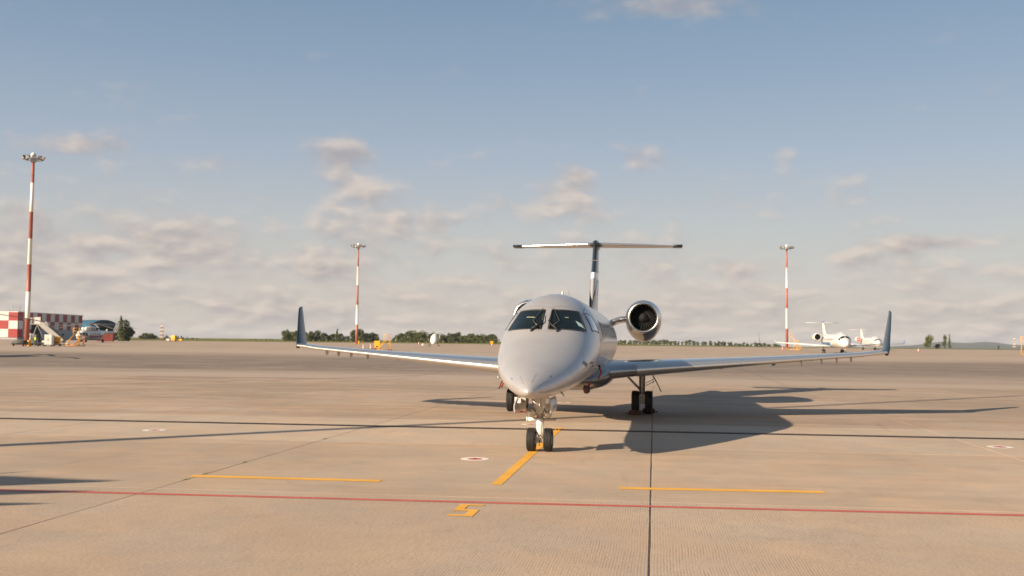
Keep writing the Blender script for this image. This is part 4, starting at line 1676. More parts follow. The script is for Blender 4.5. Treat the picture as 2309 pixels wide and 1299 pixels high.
# ------------------------------------------------------------------ distant jets
def far_jet(name, x, y, label, c_body, c_belly, c_fin, c_fintop, engine_cover=False, sc=1.0, yaw=R(7.5), winglet='heli_white', stripe=None, wlh=1.0):
    root = empty(name, (x, y, gz(y)), -yaw)
    root.scale = (sc, sc, sc)
    tag(root, label, 'airplane')
    T = [(0, 1.75), (.05, 1.86), (.2, 2.0), (.6, 2.25), (1.2, 2.55), (1.9, 2.85), (2.5, 3.2), (3.2, 3.5), (4.2, 3.7), (5.5, 3.75), (19, 3.75), (23, 3.55), (26.5, 3.2)]
    B = [(0, 1.75), (.05, 1.64), (.2, 1.52), (.6, 1.30), (1.2, 1.15), (2.5, 1.05), (19, 1.05), (22, 1.8), (26.5, 2.9)]
    W = [(0, .01), (.05, .11), (.2, .24), (.6, .50), (1.2, .78), (2.5, 1.16), (4, 1.33), (5.5, 1.35), (19, 1.35), (23, .8), (26.5, .15)]
    def F(s, a, off=0):
        t_, b_, w_ = interp(T, s) + off, interp(B, s) - off, interp(W, s) + off
        zc_ = (t_ + b_) / 2
        return Vector((w_ * math.sin(a), s - 2.4, zc_ + (t_ - b_) / 2 * math.cos(a)))
    ss = [0, .05, .12, .25, .5, .85, 1.2, 1.7, 2.2, 2.8, 3.4, 4.2, 5.5, 8, 10.2, 11, 12, 14, 16, 19, 21, 23, 25, 26.5]
    b = MB()
    def bm_(a, k):
        s = ss[a]
        ang = 2 * PI * (k + .5) / 32
        if 8.2 < s < 17.5 and math.cos(ang) < -.18:
            return c_belly
        if stripe and 4 < s < 20 and -.42 < math.cos(ang) < -.30:
            return stripe
        return c_body
    b.rings([[F(s, 2 * PI * k / 32) for k in range(32)] for s in ss], c_body, True, mf=bm_)
    b.build('fuselage', root)
    # cockpit windows
    for (a0, a1) in ((-1.22, -.80), (-.76, -.04), (.04, .76), (.80, 1.22)):
        b = MB()
        s_lo, s_hi = 1.95 + abs(a0 + a1) * .10, 2.62 + abs(a0 + a1) * .05
        n = 6
        i0_ = len(b.v)
        for j in range(3):
            for i in range(n + 1):
                b.v.append(F(lerp(s_lo, s_hi, j / 2), lerp(a0, a1, i / n), .015))
        for j in range(2):
            for i in range(n):
                q = i0_ + j * (n + 1) + i
                b.face([q, q + 1, q + n + 2, q + n + 1], 'glass_dark', True)
        b.build('cockpit_window', root)
    for sgn in (1, -1):
        for k in range(14):
            b = MB()
            s0 = 6 + k * .85
            i0_ = 0
            b.v += [F(s0, sgn * 1.25, .012), F(s0 + .28, sgn * 1.25, .012), F(s0 + .28, sgn * 1.5, .012), F(s0, sgn * 1.5, .012)]
            b.face([0, 1, 2, 3], 'glass_side')
            b.build('cabin_window', root)
        b = MB()
        stt = []
        for l, le, ch, z in ((1.0, 8.6, 5.2, 1.35), (3.4, 9.9, 3.6, 1.5), (10.4, 13.3, 1.4, 2.0)):
            stt.append((Vector((sgn * l, le, z)), ch, .11, Vector((0, 0, 1))))
        wing_loft(b, stt, c_body, 10)
        wg = b.build('wing', root)
        b = MB()
        stt = []
        for l, le, ch, z, ti in ((10.4, 13.3, 1.4, 2.0, 0), (10.6, 13.6, 1.1, 2.15, 60), (10.6 + .25 * wlh, 13.6 + .8 * wlh, .6, 2.15 + wlh, 80)):
            up = Vector((-sgn * math.sin(R(ti)), 0, math.cos(R(ti))))
            stt.append((Vector((sgn * l, le, z)), ch, .08, up))
        wing_loft(b, stt, winglet, 8)
        b.build('winglet', wg)
        # engine
        o = Vector((sgn * 2.35, 14.6, 3.15))
        b = MB()
        b.lathe([(.12, .60), (0, .655), (.1, .70), (.6, .78), (1.5, .80), (2.5, .74), (3.4, .5), (3.4, .42), (3.0, .40)], c_body, o, 'Y', 24)
        en = b.build('engine', root)
        b = MB()
        if engine_cover:
            b.lathe([(.10, .60), (.02, .55), (-.02, .3), (-.03, 0)], 'cover_red', o, 'Y', 24)
            b.build('engine_cover', en)
            b = MB()
            b.box(o + Vector((0, -.04, 0)), (.5, .03, .22), 'cone_white')
            b.build('cover_mark', en)
        else:
            b.lathe([(.12, .60), (.7, .58), (.7, 0)], 'fan_black', o, 'Y', 24)
            b.build('intake_duct', en)
            b = MB()
            b.lathe([(.2, 0), (.3, .12), (.5, .2), (.68, .2)], 'fan_blade', o, 'Y', 16)
            b.build('spinner', en)
            b = MB()
            for k in range(20):
                a = 2 * PI * k / 20
                d_ = Vector((math.cos(a), 0, math.sin(a)))
                e_ = Vector((-math.sin(a), 0, math.cos(a)))
                i = len(b.v)
                b.v += [o + d_ * .2 + Vector((0, .55, 0)) + e_ * .02, o + d_ * .57 + Vector((0, .50, 0)) + e_ * .02, o + d_ * .57 + Vector((0, .60, 0)) + e_ * .10, o + d_ * .2 + Vector((0, .62, 0)) + e_ * .05]
                b.face([i, i + 1, i + 2, i + 3], 'fan_blade')
            tag(b.build('fan_blades', en), kind='stuff')
        b = MB()
        stt = [(Vector((sgn * .9, 15.6, 3.05)), 2.6, .12, Vector((0, 0, 1))), (Vector((sgn * 1.7, 15.8, 3.15)), 2.3, .12, Vector((0, 0, 1)))]
        wing_loft(b, stt, c_body, 8, camber=0)
        b.build('pylon', en)
        b = MB()
        stt = [(Vector((sgn * .05, 22.5, 6.15)), 1.9, .10, Vector((0, 0, 1))), (Vector((sgn * 3.2, 23.7, 6.15)), 1.1, .09, Vector((0, 0, 1)))]
        wing_loft(b, stt, c_body, 8, camber=0)
        b.build('tailplane', root)
        # main gear
        b = MB()
        b.tube([(sgn * 1.75, 11.9, .35), (sgn * 1.75, 11.9, 1.5)], [.07, .09], 'gear_paint', 10)
        ml = b.build('main_leg', root)
        for dx_ in (-.2, .2):
            wheel(ml, (sgn * 1.75 + dx_, 11.9, .37), .37, .24)
    b = MB()
    rs = []
    for z, le, ch, t in ((3.4, 17.5, 6.2, .05), (3.9, 19.4, 4.6, .08), (6.1, 21.9, 2.6, .10), (6.35, 22.3, 2.0, .08)):
        rs.append([Vector((q * ch, le + p * ch, z)) for p, q in airfoil(10, t, 0)])
    b.rings(rs, c_fin, True, mf=lambda a, k: c_fintop if ((a >= 1 and k in (0, 1, 2, 3, 16, 17, 18, 19)) or a == 2) else c_fin)
    b.build('fin', root)
    b = MB()
    b.tube([(0, 22.0, 6.18), (0, 22.4, 6.2), (0, 24, 6.2), (0, 24.8, 6.15)], [.05, .16, .16, .03], c_fintop, 10)
    b.build('tail_bullet', root)
    b = MB()
    b.tube([(0, 0, .3), (0, 0, 1.2)], [.05, .07], 'gear_paint', 10)
    nl = b.build('nose_leg', root)
    for dx_ in (-.16, .16):
        wheel(nl, (dx_, 0, .23), .23, .16)
    for k, (s0, h) in enumerate(((5, .25), (6.5, .4), (8, .3), (9.5, .35))):
        b = MB()
        b.tube([(0, s0 - 2.4, 3.74), (0, s0 - 2.2, 3.74 + h)], [.05, .02], c_body, 6)
        b.build('antenna', root)
    return root

far_jet('regional_jet', 60.6, 184.0, 'white regional jet with blue belly patch and open dark engine intake by the right mast', 'heli_white', 'livery_cyan', 'heli_white', 'livery_blue', False, winglet='heli_white', wlh=.30)
far_jet('regional_jet', 105.0, 290.0, 'smaller looking white jet with red engine covers, farthest on the right behind the wing tip', 'heli_white', 'heli_white', 'heli_white', 'heli_white', True, winglet='livery_blue', stripe='heli_red')

# ------------------------------------------------------------------ light masts
def light_mast(x, y, H, bands, label, r0=.42, r1=.20, ringr=1.75):
    e = empty('light_mast', (x, y, gz(y)))
    tag(e, label, 'light mast', 'red and white floodlight masts round the apron')
    b = MB()
    pts = [0.0] + [H * q for q in bands]
    for k in range(len(pts) - 1):
        a, c = pts[k], pts[k + 1]
        m_ = 'mast_red' if k % 2 == 0 else 'mast_white'
        b.tube([(0, 0, a), (0, 0, c)], [lerp(r0, r1, a / H), lerp(r0, r1, c / H)], m_, 12)
    b.build('pole', e)
    b = MB()
    b.lathe([(0, r0 * 1.8), (.25, r0 * 1.8), (.3, r0 * 1.1)], 'mast_red', n=12, caps=True)
    b.build('base_plate', e)
    b = MB()
    n = 16
    b.tube([(ringr * math.cos(2 * PI * k / n), ringr * math.sin(2 * PI * k / n), H - .35) for k in range(n + 1)], .09, 'galvanised', 6)
    for k in range(6):
        a = 2 * PI * k / 6
        b.tube([(0, 0, H - .75), (ringr * math.cos(a), ringr * math.sin(a), H - .35)], .06, 'galvanised', 6)
    b.lathe([(H - .9, .3), (H - .6, .5), (H - .1, .45), (H + .1, .3)], 'galvanised', n=12, caps=True)
    b.build('lamp_ring', e)
    b = MB()
    b.lathe([(H + .1, .34), (H + .45, .42), (H + .75, .34), (H + .9, .05)], 'equip_white', n=12, caps=True)
    b.build('winch_head', e)
    me = None
    nl = 10
    for k in range(nl):
        a = 2 * PI * k / nl + .2
        if me is None:
            bb = MB()
            rot = Matrix.Rotation(R(-35), 3, 'X')
            bb.rings([[rot @ Vector((sx * w_ / 2, yy, sz * h_ / 2)) for sx, sz in ((-1, -1), (1, -1), (1, 1), (-1, 1))] for yy, w_, h_ in ((-.25, .35, .3), (.05, .62, .52), (.22, .66, .56))], 'lamp_housing', False)
            bb.rings([[rot @ Vector((sx * .29, .23, sz * .24)) for sx, sz in ((-1, -1), (1, -1), (1, 1), (-1, 1))], [rot @ Vector((sx * .28, .25, sz * .23)) for sx, sz in ((-1, -1), (1, -1), (1, 1), (-1, 1))]], 'lens', False)
            bb.tube([(0, -.2, -.3), (0, -.1, 0)], .05, 'galvanised', 6)
            ob = bb.build('floodlight', e)
            me = ob.data
        else:
            ob = bpy.data.objects.new('floodlight', me)
            COL.objects.link(ob)
            ob.parent = e
        ob.location = (1.12 * ringr * math.cos(a), 1.12 * ringr * math.sin(a), H - .02)
        ob.rotation_euler = (0, 0, a - PI / 2)
    return e

def PX(px, D):
    return (px - 1154.5) * D / 2280.0

light_mast(PX(63.5, 172), 172, 32.2, (.143, .285, .43, .567, .71, .865, 1), 'nearest red and white floodlight mast, standing far left by the chequered building', .42, .24, 1.42)
light_mast(PX(806, 300), 300, 29.2, (.2, .40, .60, .79, 1), 'distant red and white floodlight mast standing left of the jet in front of dark trees')
light_mast(PX(1775, 300), 300, 30.2, (.2, .40, .60, .80, 1), 'distant red and white floodlight mast standing right of the jet by yellow steps')
# the mast out of view on the left whose thin shadow crosses the apron
light_mast(1.18 - 41 * math.sin(SUN_AZ), 30.5 - 41 * math.cos(SUN_AZ), 36, (.143, .285, .43, .567, .71, .865, 1), 'floodlight mast out of view on the left that throws the thin shadow over the apron', .30, .10)

# ------------------------------------------------------------------ trees
def crown_mesh(seed, h, wd, mat, n_leaf, leaf=.5, spire=False):
    rr = random.Random(seed)
    b = MB()
    lobes = []
    nl = 9 if not spire else 7
    for k in range(nl):
        if spire:
            t = k / (nl - 1)
            lobes.append((Vector((rr.uniform(-.1, .1) * wd, rr.uniform(-.1, .1) * wd, h * lerp(.18, .93, t))), wd * .5 * (1.02 - .86 * t), h * .13))
        else:
            a = rr.uniform(0, 2 * PI)
            q = rr.uniform(0, .30) * wd
            t = rr.uniform(.08, .82)
            lobes.append((Vector((q * math.cos(a), q * math.sin(a), h * t)), wd * rr.uniform(.20, .33) * (1.1 - .5 * abs(t - .5)), h * rr.uniform(.13, .20)))
    for _ in range(n_leaf):
        c, rx, rz = rr.choice(lobes)
        d = Vector((rr.gauss(0, 1), rr.gauss(0, 1), rr.gauss(0, 1))).normalized() * (rr.uniform(.45, 1.08) ** .6)
        p = c + Vector((d.x * rx, d.y * rx, d.z * rz))
        nrm = (d + Vector((rr.gauss(0, .45), rr.gauss(0, .45), rr.gauss(0, .45)))).normalized()
        x = nrm.orthogonal().normalized()
        y = nrm.cross(x)
        s_ = leaf * rr.uniform(.55, 1.25)
        ang = rr.uniform(0, PI)
        x, y = x * math.cos(ang) + y * math.sin(ang), y * math.cos(ang) - x * math.sin(ang)
        i = len(b.v)
        b.v += [p + x * s_, p + y * s_ * .7, p - x * s_ * .9, p - y * s_ * .75]
        b.face([i, i + 1, i + 2, i + 3], mat)
    return b


def tree_proto(seed, h, wd, mat, n_leaf, leaf, spire=False):
    e = empty('tree', (0, 0, -500))
    b = MB()
    rr = random.Random(seed + 50)
    b.tube([(0, 0, -.2), (rr.uniform(-.1, .1), 0, h * .35), (rr.uniform(-.2, .2), rr.uniform(-.2, .2), h * .75)], [h * .028, h * .018, h * .006], 'bark', 7)
    for k in range(5):
        a = rr.uniform(0, 2 * PI)
        z = h * rr.uniform(.3, .6)
        b.tube([(0, 0, z), (math.cos(a) * wd * .28, math.sin(a) * wd * .28, z + h * .18)], [h * .010, h * .003], 'bark', 5)
    b.build('trunk', e)
    crown_mesh(seed, h, wd, mat, n_leaf, leaf, spire).build('crown', e)
    return e

protos = {
    'd0': tree_proto(1, 10, 7.5, 'leaf_dark', 900, .48), 'd1': tree_proto(2, 10, 6.5, 'leaf_dark', 900, .46), 'd2': tree_proto(3, 10, 8.5, 'leaf_dark', 900, .5),
    'o0': tree_proto(4, 10, 7.5, 'leaf_olive', 900, .45), 'o1': tree_proto(5, 10, 6.0, 'leaf_olive', 800, .45), 's0': tree_proto(6, 10, 3.6, 'leaf_dark', 600, .40, True),
    'f0': tree_proto(8, 10, 9, 'leaf_far', 500, .7), 'f1': tree_proto(9, 10, 8, 'leaf_far', 500, .7)}
used = set()
def put_tree(key, x, y, h, label, group, zoff=None, sx=1.0):
    p = protos[key]
    if key not in used:
        used.add(key)
        o = p
    else:
        o = copy_tree(p)
    o.name = 'tree'
    o.location = (x, y, land_z(x, y) + (zoff or 0))
    s_ = h / 10.0 * (.84 if y > 500 else 1)
    o.scale = (s_ * sx, s_ * sx, s_)
    o.rotation_euler = (0, 0, rt.uniform(0, 2 * PI))
    tag(o, label, 'tree', group)
    return o

rt = random.Random(11)
def tree_row(px0, px1, Dm, n, hs, keys, label, group, dj=15):
    for k in range(n):
        t = (k + .5) / n
        px = lerp(px0, px1, t) + rt.uniform(-.4, .4) * (px1 - px0) / n
        D_ = Dm + rt.uniform(-dj, dj)
        h = interp(hs, t) * rt.uniform(.74, 1.14)
        put_tree(rt.choice(keys), PX(px, D_), D_, h, label, group, 0, rt.uniform(.95, 1.3))

tree_row(640, 778, 600, 26, [(0, 7.2), (.5, 7.4), (.82, 7.2), (1, 4.5)], ['d0', 'd1', 'd2', 'd0'], 'dark broadleaf tree in the dense wood behind the left winglet', 'trees of the wood behind the left winglet')
tree_row(640, 700, 585, 7, [(0, 7.2), (1, 6)], ['o0', 'o1'], 'sunlit olive tree at the left front of the wood behind the left winglet', 'sunlit trees at the front of the left wood')
put_tree('o1', PX(649, 590), 590, 8.6, 'tall pale tree standing up at the left end of the wood behind the left winglet', None, 0, .7)
put_tree('s0', PX(762, 600), 600, 8.6, 'tree with pointed top rising over the right half of the wood behind the winglet', None, 0, 1.1)
tree_row(787, 855, 560, 13, [(0, 5.2), (.35, 8.4), (.6, 7.0), (.8, 6.2), (1, 4.0)], ['d0', 'd1', 'd2'], 'dark rounded tree in the small clump behind the middle mast', 'trees of the clump behind the middle mast')
tree_row(888, 1122, 600, 44, [(0, 4.2), (.12, 7.6), (.22, 8.8), (.35, 7.2), (.6, 7.4), (1, 6.6)], ['d0', 'd1', 'd2', 'o0'], 'green tree in the long mixed wood left of the jet', 'trees of the long wood left of the jet')
tree_row(905, 1120, 575, 22, [(0, 3.8), (.5, 4.2), (1, 4.0)], ['o0', 'o1', 'o0'], 'low sunlit bushy tree along the front edge of the long wood', 'low trees at the front of the long wood')
put_tree('d1', PX(932, 600), 600, 10.0, 'tallest tree of the long wood, left of the covered helicopter', None, 0, .9)
tree_row(1385, 1760, 900, 60, [(0, 4.6), (.3, 5.6), (1, 5.2)], ['f0', 'f1', 'd0', 'o0'], 'small far tree in the low belt on the horizon between engine and right mast', 'trees of the low belt behind the engine', 40)
tree_row(1385, 1520, 640, 22, [(0, 3.0), (1, 3.2)], ['o0', 'o1'], 'low sunlit shrub in front of the belt beyond the engine', 'shrubs beyond the engine')
tree_row(1740, 2100, 1000, 40, [(0, 5.4), (.4, 4.4), (1, 4.6)], ['f0', 'f1', 'd2'], 'small far tree on the horizon behind the white jets', 'trees of the low belt behind the white jets', 40)
for (px, h, key, lab) in ((2089, 6.0, 'o1', 'first olive tree of the four standing alone beyond the right winglet'), (2097, 7.2, 'o0', 'tallest of the four olive trees standing alone beyond the right winglet'),
                          (2130, 6.9, 'o1', 'third olive tree beyond the right winglet, across the gap'), (2141, 6.6, 's0', 'slim tree at the right end of the four beyond the right winglet')):
    o = put_tree(key, PX(px, 470), 470, h, lab, None, 0, .62)
put_tree('d2', PX(2114, 475), 475, 2.6, 'low dark bush between the two pairs of olive trees on the right', None, 0, 1.6)
put_tree('d0', PX(2252, 480), 480, 2.0, 'tiny round bush on the horizon at the far right', None, 0, .8)
tree_row(316, 352, 640, 12, [(0, 3.5), (.4, 5.6), (1, 3.4)], ['f0', 'd0', 'o0'], 'small tree in the clump right of the helicopter', 'trees of the clump beyond the helicopter')
tree_row(352, 450, 760, 14, [(0, 3.6), (.5, 3.2), (1, 1.8)], ['f0', 'f1'], 'tiny far tree on the horizon behind the yellow cart', 'trees behind the yellow cart')
tree_row(560, 632, 760, 8, [(0, 1.4), (1, 1.6)], ['f0', 'f1'], 'tiny bush on the horizon left of the winglet', 'bushes left of the winglet')
# the big tree beside the hangar
tb = empty('tree', (PX(282, 330), 330, gz(330)))
tag(tb, 'big dark tree with ragged top right of the blue hangar', 'tree')
b = MB()
b.tube([(0, 0, -.2), (.2, 0, 3), (.1, 0, 6.5)], [.28, .18, .06], 'bark', 8)
b.build('trunk', tb)
bb = crown_mesh(21, 7.0, 6.4, 'leaf_dark', 2600, .30)
b2 = crown_mesh(22, 7.6, 3.2, 'leaf_olive', 500, .26, True)
off = len(bb.v)
bb.v += [p + Vector((-1.3, 0, .2)) for p in b2.v]
for f_ in b2.f:
    bb.face([off + q for q in f_], 'leaf_olive')
b2 = crown_mesh(23, 4.2, 5.6, 'leaf_dark', 1500, .3)
off = len(bb.v)
bb.v += [p + Vector((.2, 0, -.6)) for p in b2.v]
for f_ in b2.f:
    bb.face([off + q for q in f_], 'leaf_dark')
bb.build('crown', tb)
# added unseen pole with three tapered sheets, made up to cast the foreground shadows
pbr('shadow_caster_cloth', (.30, .05, .04), .8)
fx0, fy0 = -6.1 - 4.0 * math.sin(SUN_AZ) / math.tan(SUN_EL), 14.35 - 4.0 * math.cos(SUN_AZ) / math.tan(SUN_EL)
fd = Vector((math.sin(R(81)), math.cos(R(81)), 0))
pole0 = Vector((fx0, fy0, 0)) - fd * 7.6
e = empty('shadow_caster', (pole0.x, pole0.y, 0))
tag(e, 'added shadow caster out of view at the left, tapered sheets shading the near concrete', 'flag pole')
b = MB(); b.tube([(0, 0, 0), (0, 0, 6.7)], [.07, .04], 'galvanised', 10); b.build('pole', e)
for (z_, L_f) in ((3.75, 7.9), (4.68, 6.1), (5.6, 4.2)):
    b = MB()
    rs = []
    for q in range(15):
        t = q / 14
        p = fd * (L_f * t) + Vector((-fd.y, fd.x, 0)) * (.06 * math.sin(t * 7))
        h = .74 * (1 - t) ** .8 + .012
        rs.append([p + Vector((0, 0, z_ + h)), p + Vector((.004, -.01, z_ + h)), p + Vector((.004, -.01, z_ - h)), p + Vector((0, 0, z_ - h))])
    b.rings(rs, 'shadow_caster_cloth', True)
    b.build('shadow_sheet', e)

# ------------------------------------------------------------------ hills on the right horizon
pbr('hill_green', (.055, .075, .055), .95, var=.2, vscale=.002)
b = MB()
rh = random.Random(5)
cols = 80
for j, (D_, zf) in enumerate(((3600, 0), (5200, 1.0), (6200, .55))):
    for i in range(cols + 1):
        px = lerp(1300, 3300, i / cols)
        hgt = (26 * math.exp(-((px - 2230) / 130) ** 2) + 16 * math.exp(-((px - 2080) / 70) ** 2) + 24 * math.exp(-((px - 2420) / 120) ** 2) + 6 * math.sin(px * .021) + 4 * math.sin(px * .057) + 14) * sm(px, 1500, 2060)
        b.v.append(Vector((PX(px, D_), D_, -30 + (hgt + 10) * zf)))
for j in range(2):
    for i in range(cols):
        q = j * (cols + 1) + i
        b.face([q, q + 1, q + cols + 2, q + cols + 1], 'hill_green', True)
tag(b.build('hills'), kind='structure')

# ------------------------------------------------------------------ buildings on the left
bx, by = -161.0, 330.0
bld = empty('checkered_building', (bx, by, gz(by)))
tag(bld, 'low building with red and white chequered walls at the far left', 'building')
BH = 9.0
b = MB()
b.box((-25, 24.9, BH / 2), (49.8, 49.6, BH - .1), 'panel_grey')
b.build('walls', bld)
pw, rh_ = 49.0 / 15, 2.75
def panel(c, d, m, ref={}):
    key = (tuple(round(q, 3) for q in d), m)
    if key not in ref:
        b = MB()
        b.box((0, 0, 0), d, m)
        o = b.build('wall_panel', bld)
        ref[key] = o.data
    else:
        o = bpy.data.objects.new('wall_panel', ref[key])
        COL.objects.link(o)
        o.parent = bld
    o.location = c
    return o
for k in range(15):
    for r_ in range(3):
        red = (k + r_) % 2 == 0
        z = BH - rh_ * (r_ + .5)
        if r_ == 2 and k > 2:
            m_ = 'panel_grey'
        else:
            m_ = 'panel_red' if red else 'panel_white'
        panel((.06, pw * (k + .5) + .3, z), (.10, pw - .05, rh_ - .05), m_)
for k in range(14):
    for r_ in range(3):
        red = (k + r_) % 2 == 0
        z = BH - rh_ * (r_ + .5)
        panel((-3.0 * (k + .5), -.06, z), (2.95, .10, rh_ - .05), 'panel_red' if red else 'panel_white')
b = MB()
b.box((-25, 25, BH + .12), (50.3, 50.3, .24), 'panel_white')
b.build('parapet', bld)
for (x_, y_, h_) in ((-1.2, 3, 1.0), (-6, 8, 1.6), (-4, 2, .8), (-2, 30, .7)):
    b = MB()
    b.tube([(x_, y_, BH + .2), (x_, y_, BH + .2 + h_)], .12, 'galvanised', 8)
    b.lathe([(BH + .2 + h_, .12), (BH + .35 + h_, .28), (BH + .5 + h_, .05)], 'galvanised', (x_, y_, 0), n=10)
    b.build('roof_vent', bld)
b = MB()
b.box((.14, 12.5, 2.6), (.12, 6.5, 5.0), 'dark_open')
b.build('doorway', bld)
b = MB()
b.box((.14, 33, 1.6), (.10, 1.6, 1.2), 'dark_open')
b.build('window', bld)

# blue arched hangar
hx, hy = PX(238, 420), 420
hg = empty('blue_hangar', (hx, hy, gz(hy)), R(41))
tag(hg, 'blue hangar with arched roof and dark end wall behind the helicopter', 'hangar')
b = MB()
n = 20
def arch(x):
    return [Vector((x, 8.5 * math.cos(PI * k / n), 8.2 * math.sin(PI * k / n) ** .9)) for k in range(n + 1)]
# local x axis is the hangar axis; end wall faces local +x ... rotated so that it looks right and towards the camera
b.rings([arch(0), arch(-40)], 'hangar_blue', True, False)
b.build('roof', hg, rot=(0, 0, R(-82)))
b = MB()
i = len(b.v)
b.v += [p + Vector((-.15, 0, 0)) for p in arch(0)] + [Vector((-.15, 0, 0))]
for k in range(n):
    b.face([k, k + 1, n + 1], 'hangar_front')
b.build('end_wall', hg, rot=(0, 0, R(-82)))
b = MB()
b.box((-.05, 0, 2.6), (.2, 9, 5.2), 'dark_open')
b.build('hangar_door', hg, rot=(0, 0, R(-82)))

# red container / fence behind the tail boom
b = MB()
b.box((0, 0, 1.3), (4.4, 2.4, 2.6), 'container_red')
for k in range(14):
    b.box((-2.1 + k * .32, -1.23, 1.3), (.14, .06, 2.3), 'container_red')
e = empty('container', (PX(241, 300), 300, gz(300)), R(8))
tag(e, 'dark red steel container standing behind the tail of the helicopter', 'container')
b.build('body', e)
b = MB()
for x_ in (-2.15, 2.15):
    b.box((x_, -1.2, 1.3), (.16, .16, 2.7), 'container_red')
b.build('corner_post', e)

# far lattice mast and poles
def lattice(x, y, h, label):
    e = empty('lattice_mast', (x, y, gz(y)))
    tag(e, label, 'radio mast')
    b = MB()
    n = 8
    for k in range(n):
        m_ = 'mast_red' if k % 2 == 0 else 'mast_white'
        z0, z1 = h * k / n, h * (k + 1) / n
        w0, w1 = lerp(.9, .25, k / n), lerp(.9, .25, (k + 1) / n)
        for sx, sy in ((1, 1), (-1, 1), (-1, -1), (1, -1)):
            b.tube([(sx * w0, sy * w0, z0), (sx * w1, sy * w1, z1)], .12, m_, 4)
        b.tube([(-w0, -w0, z0), (w1, -w1, z1)], .08, m_, 4)
        b.tube([(w0, w0, z0), (-w1, w1, z1)], .08, m_, 4)
    b.build('lattice', e)
    b = MB()
    b.tube([(0, 0, h), (0, 0, h + 1.5)], .06, 'mast_red', 5)
    b.build('tip_rod', e)
lattice(PX(367, 520), 520, 7.5, 'small red and white lattice mast behind the yellow cart on the left horizon')
lattice(PX(2287, 900), 900, 9.0, 'thin pale lattice mast in front of the hills at the far right')
e = empty('pole', (PX(1714, 560), 560, gz(560)))
tag(e, 'thin dark pole sticking up from the trees left of the right mast', 'pole')
b = MB(); b.tube([(0, 0, 0), (-.6, 0, 8)], [.12, .05], 'equip_dark', 6); b.build('shaft', e)

